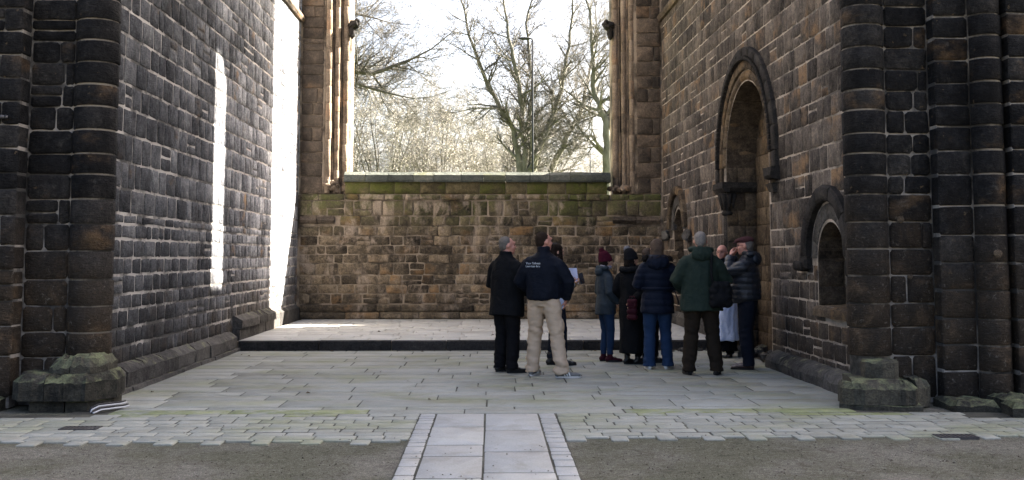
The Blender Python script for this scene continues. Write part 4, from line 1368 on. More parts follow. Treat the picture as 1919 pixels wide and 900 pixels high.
    def shoes(self, mat, sole=None, L=.27, high=0., w=.047, stripes=None, sole_h=.022):
        for i in (0, 1):
            fx, fy, fa = self.feet[i]
            r = math.radians(fa); f = Vector((math.sin(r), math.cos(r), 0)); ank = Vector((fx, fy, 0))
            a = Acc()
            hl = ank - f*.07
            P_ = lambda t, z: hl + f*(t*L) + Vector((0, 0, z))
            a.tube([P_(-.02, .045), P_(.08, .052), P_(.3, .05), P_(.55, .043), P_(.8, .036), P_(.95, .03), P_(1.0, .027)],
                   [(.02, .02), (.036, .038), (.038, .044), (w, .036), (w*.95, .027), (w*.62, .02), (.012, .012)], 12) if False else None
            for (t, z, rx, ry, rz) in ((.1, .045, .036, .045, .042), (.3, .05, .036, .06, .045), (.52, .04, w*.92, .06, .035), (.75, .034, w*.95, .055, .028), (.88, .03, w*.8, .036, .023)):
                ellipsoid(a, P_(t, z), (rx, ry, rz), 12, 8, Matrix.Rotation(-r, 3, 'Z'))
            a.tube([P_(.22, .05), P_(.22, .09+high)], [.044, .046], 12)
            sh = fuse(a, 'boot' if high > .04 else 'shoe', mat, self.root, .008, 2, folds(.002, 25, 25), .6)
            s_ = Acc()
            for z0 in (0,):
                n = 16
                pts = []
                for k in range(n):
                    q = 2*math.pi*k/n
                    ln = math.cos(q); wd = math.sin(q)
                    pts.append(hl + f*(L*.5 + ln*L*.52) + Vector((f.y, -f.x, 0))*wd*(w*(.98 if ln > -.2 else .82)))
                V = [p + Vector((0, 0, 0.001)) for p in pts] + [p + Vector((0, 0, sole_h)) for p in pts]
                F = [tuple(range(n-1, -1, -1)), tuple(range(n, 2*n))] + [(k, (k+1) % n, n+(k+1) % n, n+k) for k in range(n)]
                s_.add(V, F)
            s_.build('sole', sole or SOLEB, sh, (0, 0, 0))
            if stripes:
                for sgn in (-1, 1):
                    side = Vector((f.y, -f.x, 0))*sgn
                    st_ = Acc()
                    for k in range(3):
                        t = .36 + .1*k
                        p0 = P_(t, .024) + side*(w*.97); p1 = P_(t-.07, .075) + side*(w*.62)
                        bm_ = [p0, p1]
                        st_.tube([p0, (p0+p1)/2 + side*.007, p1], [.0075, .0075, .0065], 6)
                    st_.build('stripes', stripes, sh, (0, 0, 0))
    def hair(self, mat, style='short', seed=0):
        a = Acc(); M4 = self.M4; rot = M4.to_3x3()
        E = lambda c, r: ellipsoid(a, M4 @ Vector(c), r, 14, 10, rot)
        f = self.fat
        if style == 'short':
            E((0, -.034, 1.684), (.0785*f, .088, .082)); E((0, -.055, 1.642), (.07*f, .06, .07)); E((0, -.07, 1.6), (.046*f, .03, .028))
            d = folds(.0045, 75, 60, seed)
        elif style == 'receding':
            E((0, -.045, 1.672), (.079*f, .08, .078)); E((0, -.055, 1.625), (.076*f, .055, .06)); E((0, -.068, 1.59), (.052*f, .035, .04))
            d = folds(.003, 60, 60, seed)
        elif style == 'bob':
            E((0, -.02, 1.68), (.088, .105, .092)); E((0, -.05, 1.63), (.09, .085, .095)); E((0, -.075, 1.56), (.075, .055, .075))
            for k in range(14):
                t = math.pi*(.05+.9*k/13)
                E((-.075*math.cos(t), -.02-.07*math.sin(t), 1.57), (.018, .018, .06))
            d = folds(.006, 40, 14, seed)
        else:
            E((0, -.02, 1.68), (.088, .106, .094)); E((0, -.055, 1.63), (.09, .085, .1)); E((0, -.1, 1.72), (.05, .05, .045))
            for s_ in (-1, 1):
                a.tube([M4 @ Vector(p) for p in ((s_*.07, .03, 1.66), (s_*.085, .035, 1.58), (s_*.09, .06, 1.48), (s_*.08, .1, 1.38), (s_*.075, .11, 1.3))], [.03, .032, .034, .03, .01], 10)
                a.tube([M4 @ Vector(p) for p in ((s_*.06, -.06, 1.62), (s_*.08, -.08, 1.52), (s_*.09, -.06, 1.42))], [.04, .05, .03], 10)
            d = folds(.006, 40, 12, seed)
        return fuse(a, 'hair', mat, self.root, .009, 2, d, .6)
    def beanie(self, mat, pom, pat=(-.02, -.085, 1.8)):
        a = Acc(); M4 = self.M4; rot = M4.to_3x3()
        ellipsoid(a, M4 @ Vector((0, -.03, 1.695)), (.098, .115, .1), 18, 12, rot)
        ellipsoid(a, M4 @ Vector((0, -.05, 1.74)), (.085, .095, .085), 16, 10, rot)
        for k in range(20):
            t = 2*math.pi*k/20
            ellipsoid(a, M4 @ Vector((.088*math.sin(t), -.02+.103*math.cos(t), 1.66 + .02*math.cos(t))), (.019, .019, .028), 8, 6, rot)
        h = fuse(a, 'knitted_hat', mat, self.root, .009, 2, lambda p: .0025*math.sin(p.x*170)*math.sin(p.z*120) + .004*N3(p*12), .6)
        b = Acc()
        c = M4 @ Vector(pat)
        ellipsoid(b, c, (.038, .038, .036), 10, 8)
        for k in range(120):
            d = Vector((R.gauss(0, 1), R.gauss(0, 1), R.gauss(0, 1))).normalized()
            b.tube([c+d*.028, c+d*U(.048, .06)], [.009, .002], 4)
        b.build('bobble', pom, h, (0, 0, 0))
        return h
    def glasses(self):
        a = Acc(); M4 = self.M4
        for s_ in (-1, 1):
            a.tube([M4 @ Vector((s_*.033+.021*math.cos(t), .103, 1.655+.017*math.sin(t))) for t in [2*math.pi*k/12 for k in range(13)]], .0022, 5, False)
            a.tube([M4 @ Vector((s_*.055, .1, 1.66)), M4 @ Vector((s_*.085, .0, 1.655))], .0025, 5)
        a.tube([M4 @ Vector((-.012, .106, 1.66)), M4 @ Vector((.012, .106, 1.66))], .0022, 5)
        return self.put(a, 'spectacles', FRAME)

# ---- 1 man in the black coat
p = Person(.2, 13.43, 42, 1.74, 'stout grey haired man in a long black coat, leftmost of the group', head=(35, 2), feet=((-.12, .02, 12), (.11, -.01, 28)),
           arms=(((-.29, .02, 1.13), (-.1, .24, 1.04)), ((.29, .02, 1.13), (.1, .24, 1.02))), skin=SKR, fat=1.08)
p.coat(CL['black'], .72, [(.72, .25, .19, .0), (.92, .245, .185, 0.02), (1.08, .24, .19, .03), (1.25, .235, .17, .01), (1.36, .22, .14, 0), (1.43, .18, .11, -.01), (1.475, .11, .09, -.012), (1.5, .082, .085, -.01), (1.555, .078, .082, -.012)], (.09, .076, .06), name='overcoat')
p.trousers(CL['dark'], (.115, .088, .078)); p.shoes(SHOE['black']); p.hair(HAIR['grey'], 'short', 1)
p1 = p

# ---- 2 man in the printed jacket
p = Person(.655, 12.98, 22, 1.79, 'dark haired man in a navy printed jacket, beige trousers and grey trainers', head=(38, 2), feet=((-.16, .05, 2), (.25, -.07, 66)),
           arms=(((-.31, .0, 1.14), (-.2, .2, 1.0)), ((.31, .0, 1.14), (.25, .12, .93))), skin=SKR)
j = p.coat(CL['blackj'], .915, [(.915, .2, .155, 0), (.95, .215, .165, 0), (1.08, .215, .16, 0), (1.25, .22, .155, 0), (1.36, .21, .135, -.005), (1.43, .17, .11, -.012), (1.475, .105, .09, -.014), (1.5, .078, .08, -.012), (1.56, .075, .078, -.01)], (.095, .08, .06), folds(.014, 7, 4, 2), name='jacket')
tr = p.trousers(CL['beige'], (.11, .086, .08), trouser_folds(.015, 4), .045)
cpk = Acc()
for (x0, y0, z0) in ((.25, .0, .6),):
    ellipsoid(cpk, (x0-.02, y0, z0), (.03, .075, .1))
fuse(cpk, 'cargo_pocket', CL['beige'], p.root, .012, 3, folds(.004, 15, 15))
p.shoes(SHOE['grey'], SOLE, .3, 0, .05, SHOE['white'])
p.hair(HAIR['short'], 'short', 2)
fj = bpy.data.meshes
def text_mesh(body, size):
    cu = bpy.data.curves.new('txt', 'FONT'); cu.body = body; cu.size = size; cu.resolution_u = 2; cu.align_x = 'LEFT'
    ob = bpy.data.objects.new('txt', cu); COL.objects.link(ob)
    me = bpy.data.meshes.new_from_object(ob.evaluated_get(bpy.context.evaluated_depsgraph_get()))
    bpy.data.objects.remove(ob)
    return [tuple(v.co) for v in me.vertices], [tuple(f.vertices) for f in me.polygons]
bvh = BVHTree.FromPolygons([v.co.copy() for v in j.data.vertices], [tuple(f.vertices) for f in j.data.polygons])
a = Acc()
for body, zz in (('Your Tallness', 1.347), ('Leamdsen Arts', 1.312)):
    V, F = text_mesh(body, .036)
    mx = max(v[0] for v in V)
    W_ = []
    for x, y, z in V:
        lx = -.19 + x/mx*.2
        hit = bvh.ray_cast(Vector((lx, -1, zz+y)), Vector((0, 1, 0)))[0]
        W_.append(Vector((lx, (hit.y if hit else -.15) - .004, zz+y)))
    a.add(W_, F)
a.build('printed_text', plain('white_print', (.55, .58, .62), .7), j, (0, 0, 0))

# ---- 3 woman behind him
p = Person(.87, 14.28, 62, 1.66, 'dark haired woman with papers and phone, partly hidden behind the man in beige trousers', head=(10, 8), feet=((-.09, .0, 5), (.1, .1, 15)),
           arms=(((-.22, .06, 1.12), (-.06, .25, 1.17)), ((.22, .06, 1.12), (.1, .27, 1.15))), hand_spec=[((.3, .8, .35), (.6, -.2, .7), .7, 1), ((-.2, .9, .4), (-.6, -.2, .7), .8, -1)], voxel=.0075)
p.coat(CL['shirt'], .8, [(.8, .185, .14, 0), (.95, .19, .14, 0), (1.08, .165, .125, 0), (1.25, .175, .14, 0.01), (1.36, .17, .12, -.005), (1.43, .14, .095, -.012), (1.475, .085, .075, -.014), (1.51, .062, .065, -.012)], (.066, .055, .045), name='blouse', collar=.01)
for i in (0, 1):
    el, wr = map(Vector, p.arms[i]); q = Acc(); q.tube([el*.45+wr*.55, wr*.98+el*.02], [.054, .05], 12); p.put(q, 'cuff', CL['tan'])
p.trousers(CL['dkjeans'], (.095, .062, .05), None, .1); p.shoes(SHOE['black'], None, .25, .1); p.hair(HAIR['dark'], 'long', 3)
def at_local(pn, v): return pn.root.matrix_basis @ Vector(v)
w3 = p
def sheet(acc, c, ex, ey, w, h, th, fn=None):
    ex, ey = Vector(ex).normalized(), Vector(ey).normalized(); nz = ex.cross(ey)
    V, F = [], []
    n = 5
    for sgn in (0, 1):
        for j_ in range(n):
            for i_ in range(n):
                u_, v_ = i_/(n-1)-.5, j_/(n-1)-.5
                V.append(Vector(c)+ex*u_*w+ey*v_*h+nz*(th*sgn + (.02*math.sin(u_*2.5+v_))))
    for sgn in (0, 1):
        b_ = sgn*n*n
        for j_ in range(n-1):
            for i_ in range(n-1):
                q = (b_+j_*n+i_, b_+j_*n+i_+1, b_+(j_+1)*n+i_+1, b_+(j_+1)*n+i_)
                F.append(q if sgn else tuple(reversed(q)))
    rim = [(i_, 0) for i_ in range(n)] + [(n-1, j_) for j_ in range(1, n)] + [(i_, n-1) for i_ in range(n-2, -1, -1)] + [(0, j_) for j_ in range(n-2, 0, -1)]
    for k in range(len(rim)):
        (i0, j0), (i1, j1) = rim[k], rim[(k+1) % len(rim)]
        F.append((j0*n+i0, j1*n+i1, n*n+j1*n+i1, n*n+j0*n+i0))
    return acc.add(V, F)
bpy.context.view_layer.update()
c = at_local(p, (-.02, .33, 1.27))
a = Acc(); sheet(a, c, (1, -.35, 0), (-.12, .1, 1), .15, .22, .003)
tag(a.build('papers', plain('blue_white_paper', (.62, .66, .85), .7), None, c), 'sheaf of white papers held up by the woman with the phone', 'papers')
c = at_local(p, (.13, .385, 1.235))
a = Acc(); sheet(a, c, (1, -.3, .2), (-.2, .4, 1), .07, .15, .009)
ph = a.build('phone', plain('phone_black', (.01, .01, .012), .2, spec=.6), None, c)
tag(ph, 'black phone held beside the white papers', 'phone')

# ---- 4 woman in the burgundy bobble hat
p = Person(1.62, 14.77, 74, 1.52, 'woman in a burgundy bobble hat, slate jacket, blue jeans and burgundy boots', head=(0, 2), feet=((-.07, .0, 3), (.08, .05, 8)),
           arms=(((-.24, -.03, 1.12), (-.19, .15, .96)), ((.24, -.03, 1.12), (.19, .15, .96))))
p.coat(CL['slate'], .76, [(.76, .2, .165, 0), (.92, .2, .155, 0), (1.08, .17, .13, 0), (1.25, .185, .15, 0.012), (1.36, .175, .125, -.005), (1.43, .145, .1, -.012), (1.475, .095, .08, -.014), (1.5, .075, .075, -.012), (1.53, .072, .075, -.01)], (.075, .064, .055), folds(.012, 9, 5, 4), name='jacket')
p.hood(CL['slate'], (0, -.11, 1.45), (.12, .06, .075))
q = Acc()
for k in range(12):
    t = 2*math.pi*k/12
    ellipsoid(q, (.078*math.sin(t), -.005+.085*math.cos(t), 1.525+U(-.012, .012)), (.036, .036, .034), 8, 6)
fuse(q, 'scarf', CL['scarf'], p.root, .011, 2, folds(.006, 30, 25))
p.trousers(CL['jeans'], (.1, .068, .052), trouser_folds(.005, 7), .12); p.shoes(SHOE['burg'], SOLEB, .27, .09, .047, None, .03)
p.hair(HAIR['dark'], 'bob', 5); p.beanie(CL['burg'], CL['burg'], (0, -.085, 1.81))

# ---- 5 woman in the long black coat
p = Person(1.94, 14.42, 38, 1.55, 'woman in a long black coat and a black hat with a grey bobble', head=(22, 3), feet=((-.06, -.02, 22), (.1, .04, 40)),
           arms=(((-.27, -.02, 1.13), (-.17, .14, .99)), ((.25, -.04, 1.14), (.14, -.2, .985))), hand_spec=[None, ((-.15, -.25, -.95), (-.8, .5, -.1), .9, -1)], voxel=.0075)
p.coat(CL['black'], .17, [(.17, .2, .19, 0), (.5, .19, .17, 0), (.8, .2, .165, 0), (.95, .2, .155, 0), (1.08, .175, .135, 0), (1.25, .2, .15, 0.01), (1.36, .195, .13, -.005), (1.43, .16, .105, -.012), (1.475, .11, .09, -.014), (1.52, .085, .085, -.012), (1.56, .085, .085, -.01)], (.088, .068, .052), folds(.011, 8, 2.5, 5), name='long_coat')
q = Acc()
for k in range(13):
    t = math.pi*(.15+1.7*k/12)
    ellipsoid(q, (.13*math.sin(t), -.02+.11*math.cos(t), 1.47+.015*math.cos(t)), (.06, .05, .05), 8, 6)
fuse(q, 'shawl_collar', CL['black'], p.root, .012, 3, folds(.006, 14, 10))
p.trousers(CL['dark'], (.09, .06, .05), None, .12); p.shoes(SHOE['black'], None, .27, .1); p.hair(HAIR['dark'], 'bob', 6); p.beanie(CL['knitb'], CL['grey'], (-.06, -.06, 1.805))
w5 = p
bpy.context.view_layer.update()
c = at_local(p, (.15, -.225, .86))
bag = empty('handbag', c, 'burgundy leather bag carried by the woman in the long black coat', 'bag', rz=-math.radians(25))
q = Acc()
for x in (-.045, .045):
    for z in (-.11, -.03, .05, .1):
        ellipsoid(q, (x*(1-.12*(z > .04)), 0, z), (.035, .034, .04))
        ellipsoid(q, (x*.3, 0, z), (.04, .036, .04))
fuse(q, 'bag_body', CL['burgl'], bag, .01, 3, folds(.005, 18, 14))
q = Acc().tube([(-.045, -.035, .08), (-.045, -.043, .03), (.045, -.043, .03), (.045, -.035, .08)], .006, 6); q.build('flap_edge', CL['burgl'], bag, (0, 0, 0))
q = Acc().tube([(-.05, 0, .11), (-.03, .0, .17), (.03, .0, .17), (.05, 0, .11)], .007, 6); q.build('handle', CL['burgl'], bag, (0, 0, 0))

# ---- 6 woman in the navy quilted coat
p = Person(2.2, 13.78, 3, 1.71, 'woman seen from behind in a navy quilted coat, fur trimmed hood and white trainers', head=(-4, 4), feet=((-.12, .0, -6), (.13, .02, 30)),
           arms=(((-.27, .01, 1.12), (-.15, .2, 1.06)), ((.28, .01, 1.12), (.16, .2, 1.06))))
p.coat(CL['navy'], .745, [(.745, .232, .175, 0), (.92, .222, .165, 0), (1.06, .188, .14, 0), (1.12, .192, .145, 0), (1.25, .205, .15, 0), (1.36, .2, .13, -.005), (1.43, .165, .105, -.012), (1.475, .11, .09, -.014), (1.52, .09, .085, -.012)], (.086, .072, .058), puffer(.009, .085, 6), name='quilted_coat')
p.hood(CL['navy'], (0, -.13, 1.43), (.16, .08, .1), CL['fur'])
q = Acc()
q.tube([(.2*math.sin(t), .148*math.cos(t), 1.075) for t in [2*math.pi*k/24 for k in range(25)]], (.02), 8, False); p.put(q, 'belt', CL['navy'])
q = Acc().tube([(.2, -.03, 1.08), (.24, -.04, 1.02), (.275, -.05, .9), (.285, -.05, .86)], [(.008, .022)]*4, 8); p.put(q, 'belt_end', CL['navy'])
p.trousers(CL['jeans'], (.108, .078, .075), trouser_folds(.009, 9), .04, flare=.09); p.shoes(SHOE['white'], SOLE, .26); p.hair(HAIR['brown'], 'bob', 7)

# ---- 7 person hidden behind the navy coat
p = Person(2.2, 14.62, 35, 1.6, 'person in dark clothes and black boots almost hidden behind the woman in the navy coat', head=(0, 0), feet=((-.05, .0, 40), (.1, .02, 50)))
p.coat(CL['black'], .6); p.trousers(CL['dark'], (.09, .065, .055), None, .1); p.shoes(SHOE['black'], None, .27, .09); p.hair(HAIR['brown'], 'short', 8)

# ---- 8 man in the green parka
p = Person(2.65, 13.12, 4, 1.8, 'white haired man seen from behind in a dark green parka and dark brown trousers', head=(4, 3), feet=((-.16, .0, -10), (.17, .0, 14)),
           arms=(((-.31, .02, 1.14), (-.2, .2, 1.02)), ((.31, .02, 1.14), (.2, .2, 1.02))), skin=SKR)
p.coat(CL['green'], .775, [(.775, .265, .185, 0), (.92, .25, .175, 0), (1.08, .23, .165, 0), (1.25, .225, .16, 0), (1.36, .215, .14, -.005), (1.43, .175, .115, -.012), (1.475, .11, .095, -.014), (1.5, .085, .085, -.012), (1.54, .082, .084, -.01)], (.095, .08, .064), folds(.014, 7, 4, 8), name='parka')
p.hood(CL['green'], (0, -.125, 1.455), (.135, .06, .075))
p.trousers(CL['brown'], (.115, .088, .082), trouser_folds(.011, 10), .05); p.shoes(SHOE['black'], None, .29, 0, .05); p.hair(HAIR['white'], 'short', 9)
bag = empty('shoulder_bag', (2.84, 12.86, .84), 'black shoulder bag slung over the back of the man in the green parka', 'bag')
q = Acc()
for x in (-.085, 0, .085):
    for z in (.06, .13, .21, .27):
        ellipsoid(q, (x*(1-.25*(z > .22)), 0, z), (.062, .075, .062))
ellipsoid(q, (0, -.055, .12), (.1, .04, .08))
fuse(q, 'bag_body', CL['black'], bag, .012, 3, folds(.006, 14, 12))
Acc().tube([(-.1, -.03, .28), (-.12, .03, .45), (-.09, .09, .6), (-.055, .16, .70), (-.05, .24, .71), (-.05, .33, .6)], [(.018, .006)]*6, 8).build('strap', CL['black'], bag, (2.84, 12.86, .84)) if False else None
q = Acc().tube([(-.1, -.03, .28), (-.11, .015, .42), (-.10, .045, .56), (-.085, .085, .665), (-.08, .16, .70), (-.08, .28, .68), (-.08, .36, .55)], [.016]*7, 8); q.build('strap', CL['black'], bag, (0, 0, 0))

# ---- 9 clergyman
p = Person(3.44, 15.42, 205, 1.66, 'bald clergyman in spectacles and a white surplice standing in the doorway', head=(10, 6), feet=((-.09, .0, -5), (.1, .02, 8)),
           arms=(((-.26, .02, 1.13), (-.1, .22, 1.08)), ((.26, .02, 1.13), (.1, .22, 1.08))), skin=SKR, fat=1.05)
p.coat(CL['black'], .1, [(.1, .21, .2, 0), (.5, .19, .17, 0), (.95, .19, .15, 0), (1.25, .195, .15, 0), (1.36, .19, .125, -.005), (1.43, .15, .1, -.012), (1.475, .09, .08, -.014), (1.54, .065, .07, -.01)], (.07, .06, .05), folds(.01, 9, 2.2, 9), name='cassock')
p.coat(CL['white'], .26, [(.26, .255, .235, 0), (.5, .225, .2, 0), (.95, .205, .165, 0), (1.25, .21, .165, 0), (1.36, .2, .135, -.005), (1.43, .16, .11, -.012), (1.465, .11, .09, -.014)], (.09, .085, .09), folds(.016, 11, 2.0, 10), name='surplice', collar=.0)
q = Acc()
for k in range(12):
    t = 2*math.pi*k/12
    ellipsoid(q, (.1*math.sin(t), -.01+.1*math.cos(t), 1.485), (.045, .04, .05), 8, 6)
fuse(q, 'dark_scarf', CL['black'], p.root, .011, 2)
p.trousers(CL['dark'], (.09, .065, .06)); p.shoes(SHOE['black']); p.glasses()

# ---- 10 man in the flat cap
p = Person(3.40, 13.76, -66, 1.74, 'man in a maroon flat cap and black quilted jacket raising both hands to his face', head=(-2, 4), feet=((-.1, .0, -8), (.1, .03, 2)),
           arms=(((-.2, .22, 1.27), (-.07, .21, 1.485)), ((.2, .22, 1.27), (.07, .21, 1.485))), skin=SKR, fat=1.06,
           hand_spec=[((.45, -.1, .9), (.5, -.75, 0), .9, -1), ((-.45, -.1, .9), (-.5, -.75, 0), .9, 1)], voxel=.0075)
p.coat(CL['puff'], .885, [(.885, .215, .2, .03), (.95, .225, .215, .04), (1.08, .222, .215, .045), (1.25, .225, .185, .02), (1.36, .215, .145, 0), (1.43, .175, .115, -.012), (1.475, .11, .095, -.014), (1.5, .085, .085, -.012), (1.55, .085, .085, -.01)], (.1, .085, .06), puffer(.011, .075, 7), name='quilted_jacket')
p.hood(CL['puff'], (0, -.12, 1.445), (.125, .065, .085))
q = Acc().tube([(.245, .03, 1.06), (.25, .05, .96)], [.006, .005], 6); p.put(q, 'pocket_zip', plain('zip_metal', (.5, .5, .52), .3, .8))
p.trousers(CL['dkjeans'], (.115, .088, .075), trouser_folds(.007, 12)); p.shoes(SHOE['brown'], SOLEB, .29, 0, .05); p.hair(HAIR['grey'], 'receding', 11); p.glasses()
q = Acc(); M4 = p.M4; rot = M4.to_3x3()
ellipsoid(q, M4 @ Vector((0, -.02, 1.72)), (.092, .112, .055), 18, 10, rot); ellipsoid(q, M4 @ Vector((0, .03, 1.725)), (.085, .105, .035), 16, 8, rot); ellipsoid(q, M4 @ Vector((0, .115, 1.698)), (.065, .05, .01), 14, 6, rot)
fuse(q, 'flat_cap', CL['maroon'], p.root, .008, 2, folds(.003, 14, 14))
# ------------------------------------------------------------------ trees and lamp posts in the park
def bark(name, dark, pale, sc=6):
    m, nt, b = new_mat(name)
    t = NT(nt); P = t.pos()
    t.put(b.inputs['Base Color'], t.ramp(t.noise(t.scale(P, (1, 1, .4)), sc, 6, .65), [(.3, dark), (.7, pale)]))
    b.inputs['Roughness'].default_value = .9
    t.put(b.inputs['Normal'], t.bump(t.noise(t.scale(P, (1, 1, .3)), 14, 5, .65), .8, .04))
    return m
BK = bark('grey_green_bark', (.075, .072, .055), (.19, .18, .145)); BK2 = bark('dark_bark', (.04, .036, .03), (.11, .1, .082)); TW = bark('twig_bark', (.055, .05, .042), (.14, .125, .105), 3)
CAT = plain('pale_catkin', (.4, .375, .31), .8, var=.4, scale=1.5)
RT = random.Random(23)

def rand_perp(d):
    v = Vector((RT.gauss(0, 1), RT.gauss(0, 1), RT.gauss(0, 1)))
    v = v - d*v.dot(d)
    return v.normalized() if v.length > 1e-6 else d.orthogonal().normalized()

def limb(acc, tw, p, d, r, L, depth, up=.12, cats=None, spread=.7, wig=.22, density=1., fine=.55):
    """one limb that wanders, thins and splits"""
    n = max(3, int(4 + L*.8)) if depth < 3 else 4
    pts, rad = [p.copy()], [r]
    side = []
    for i in range(n):
        d = (d + rand_perp(d)*wig*RT.random() + Vector((0, 0, up*RT.random()))).normalized()
        p = p + d*(L/n)
        rr = r*(1 - .78*(i+1)/n)
        pts.append(p.copy()); rad.append(max(rr, .007))
        if i >= (0 if depth else 2): side.append((p.copy(), d.copy(), rr))
    tgt = acc if depth < 2 else tw
    tgt.tube(pts, rad, 7 if depth == 0 else 5 if depth == 1 else 3, False)
    if depth >= 4: 
        return
    for q, dd, rr in side:
        k = (1 if RT.random() < .8*density else 0) + (1 if RT.random() < .5*density*density else 0)
        for _ in range(k):
            nd = (dd*(1-spread*.5) + rand_perp(dd)*spread*U(.6, 1.1)).normalized()
            limb(acc, tw, q, nd, max(rr*.72, .0075), L*RT.uniform(.4, .62), depth+1, up, cats, spread, wig*1.1, density)
    if cats is not None and depth >= 2:
        for q, dd, rr in side:
            for _ in range(4):
                c_ = q + rand_perp(dd)*RT.uniform(.05, .4)
                s_ = RT.uniform(.025, .055)
                a_ = rand_perp(Vector((0, 0, 1)))*s_; b_ = Vector((RT.gauss(0, .5), RT.gauss(0, .5), -1)).normalized()*s_*1.6
                cats.add([c_-a_*.5, c_+b_*.5-a_*.2, c_+b_, c_+a_*.5], [(0, 1, 2, 3)])

def make_tree(name, base, label, stems, mat=BK, cats=False, depth0=0, up=.12, spread=.7, trunk=None, group='bare trees in the park', density=.87):
    """stems: list of (points, r0, side-limb length)"""
    root = empty(name, base, label, 'tree', group)
    tr, tw = Acc(), Acc(); ct = Acc() if cats else None
    if trunk: tr.tube(trunk[0], trunk[1], 12, True)
    for pts, r0, L in stems:
        pts = [Vector(q) for q in pts]
        P2, rad = [], []
        m = len(pts)-1
        for i in range(m):
            for k in range(4):
                q = pts[i].lerp(pts[i+1], k/4) + Vector((RT.gauss(0, .05), RT.gauss(0, .05), 0))*(i+k > 0)
                P2.append(q)
        P2.append(pts[-1])
        nn_ = len(P2)
        rad = [r0*(1-.85*(i/(nn_-1))**.9) for i in range(nn_)]
        tr.tube(P2, rad, 8, False)
        for i in range(2, nn_):
            dd = (P2[i]-P2[i-1]).normalized()
            t_ = i/(nn_-1)
            for _ in range(2 if t_ > .35 else (1 if RT.random() < .6 else 0)):
                nd = (dd*.55 + rand_perp(dd)*RT.uniform(.5, 1.0)).normalized()
                limb(tr, tw, P2[i], nd, max(rad[i]*.55, .012), L*RT.uniform(.55, 1.25)*(1.15-.5*t_), 1+depth0, up, ct, spread, .25, density)
        limb(tr, tw, P2[-1], (P2[-1]-P2[-2]).normalized(), rad[-1], L*.8, 1+depth0, up, ct, spread, .25, density)
    tr.build('trunk', mat, root, base)
    if tw.v: tag(tw.build('twigs', TW, root, base), kind='stuff')
    if ct and ct.v: tag(ct.build('catkins', CAT, root, base), kind='stuff')
    return root

Y = 55
make_tree('bare_tree', (1.7, Y, 0), 'tall bare tree of several stems rising behind the low wall, beside the taller lamp post', [
    ([(1.7, Y, 0), (1.72, Y, 4), (1.62, Y, 6), (1.2, Y+.3, 8.2), (-.1, Y+.2, 10.6), (-1.2, Y-.3, 13.2), (-1.7, Y, 16)], .26, 2.9),
    ([(1.75, Y, 0), (1.9, Y, 5), (1.75, Y, 8), (1.55, Y-.4, 10.5), (.95, Y-.6, 13), (.5, Y-.2, 16.5)], .26, 2.8),
    ([(1.9, Y+.2, 0), (2.1, Y+.2, 5), (2.0, Y+.5, 8), (2.2, Y+.6, 11), (1.9, Y+.4, 14), (2.6, Y, 17)], .2, 2.6),
    ([(2.0, Y-.2, 0), (2.0, Y-.2, 5.6), (2.75, Y-.4, 7.6), (3.7, Y-.5, 10.2), (4.1, Y-.4, 12.6), (4.6, Y-.3, 16)], .25, 2.8)], BK, trunk=([(1.85, Y, -.1), (1.85, Y, 2), (1.8, Y, 5.6)], [.55, .48, .3]))
make_tree('bare_tree', (2.9, Y+3, 0), 'slender bare tree leaning to the right behind the low wall', [
    ([(2.6, Y+3, 0), (2.95, Y+3, 5.6), (4.0, Y+3, 7.6), (5.0, Y+2.6, 9.6), (5.6, Y+2.6, 12), (5.9, Y+2.5, 15)], .24, 2.6),
    ([(2.4, Y+3.3, 0), (2.45, Y+3.2, 6), (2.8, Y+3.2, 7.6), (3.3, Y+3, 8.4), (4.4, Y+2.6, 8.8)], .14, 1.8)], BK)
make_tree('bare_tree', (6.2, Y-2, 0), 'bare tree with a forked grey trunk next to the right window jamb', [
    ([(6.1, Y-2, 0), (6.0, Y-2, 6), (6.05, Y-2, 8.3), (5.4, Y-2, 9.6), (5.2, Y-2.2, 12.2), (4.8, Y-2, 16)], .3, 2.9),
    ([(6.05, Y-2, 8.1), (6.6, Y-2, 9.3), (7.2, Y-2.2, 11.5), (7.4, Y-2, 15)], .2, 2.6),
    ([(6.0, Y-2, 6.6), (5.2, Y-2.4, 7.6), (4.3, Y-2.6, 7.5), (3.2, Y-2.8, 6.9)], .09, 1.6)], BK)
make_tree('bare_tree', (-12.5, 50, 0), 'bare tree stretching long branches in from the left window jamb', [
    ([(-12.5, 50, 0), (-12, 50, 6), (-10.5, 49.6, 9.5), (-8, 49.3, 10.4), (-5.6, 49, 10.1), (-3.6, 49, 10.9)], .34, 3.2),
    ([(-12, 50, 6), (-11, 49.6, 9), (-8.5, 49, 9.4), (-6.4, 48.8, 9.6), (-4.2, 48.8, 9.0)], .24, 3.0),
    ([(-12, 50, 6), (-10.5, 50, 10.5), (-8.3, 50, 12.4), (-6.6, 49.8, 13.2), (-5.4, 49.8, 12.9)], .22, 2.8),
    ([(-12, 50, 6), (-9.8, 50, 11.5), (-8.2, 50, 14), (-7, 49.8, 16)], .2, 2.8)], BK2)
CR = 'pale budding trees in the park'
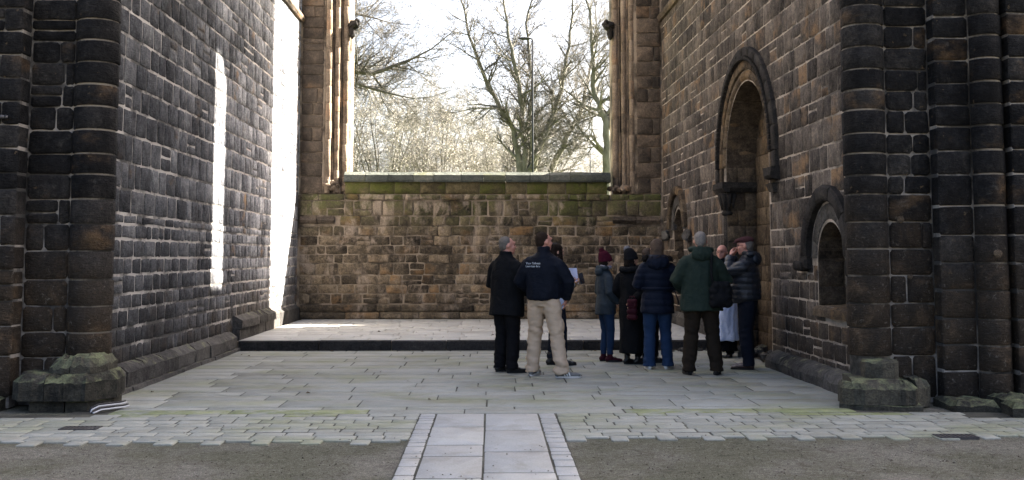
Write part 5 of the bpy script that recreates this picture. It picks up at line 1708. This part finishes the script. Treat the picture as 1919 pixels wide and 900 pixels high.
k = 0
for (x, y, h, lab) in ((-8.6, 62, 15.5,  'pale budding tree nearest the left window jamb'), (-6.0, 58, 13.2,  'pale budding tree second from the left window jamb, low over the wall'),
                       (-5.0, 70, 15.5,  'taller pale budding tree between the left jamb and the middle of the window'), (-2.9, 60, 12.4,  'pale budding tree left of the middle of the window'),
                       (-1.2, 74, 14.2,  'pale budding tree standing behind the middle of the window'), (.6, 66, 12.6,  'pale budding tree close left of the multi stemmed bare tree'),
                       (3.2, 78, 12.4,  'pale budding tree glimpsed between the stems of the bare trees'), (9.2, 74, 9.5, 'pale budding tree behind the forked grey trunk')):
    st = []
    for q in range(9):
        a_ = 2*math.pi*(q+RT.random())/9; e_ = RT.uniform(.9, 2.6)
        hh = h*RT.uniform(.72, .98)
        st.append(([(x+.1*math.cos(a_), y+.1*math.sin(a_), 1.0), (x+e_*.35*math.cos(a_), y+e_*.35*math.sin(a_), hh*.5), (x+e_*math.cos(a_), y+e_*math.sin(a_), hh*.86)], .085, 1.9))
    make_tree('budding_tree', (x, y, 0), lab, st, TW, True, 1, .05, .9, ([(x, y, 0), (x, y, 1.4)], [.3, .22]), CR, 1.0)

def lamp_post(x, y, h, head, label):
    r = empty('street_lamp', (x, y, 0), label, 'lamp post', 'lamp posts beyond the wall')
    mt = plain('dark_painted_steel', (.03, .032, .035), .9, 0, spec=.05)
    Acc().tube([(x, y, -.1), (x, y, 1.2)], [.1, .09], 12).build('base', mt, r)
    Acc().tube([(x, y, 1.2), (x, y, h)], [.042, .032], 10).build('pole', mt, r)
    a = Acc().tube([(x, y, h), (x-.02, y, h+.06), (x-.12, y, h+.09)], [.03, .03, .03], 8)
    a.build('bracket', mt, r)
    q = Acc(); ellipsoid(q, (x-.3, y, h+.08), (.26, .11, .06), 14, 8); q.build('lantern', mt, r)
lamp_post(1.62, 40, 9.85, True, 'tall dark lamp post in front of the multi stemmed bare tree')
lamp_post(6.24, 65, 10.3, True, 'distant thin lamp post left of the forked grey trunk')
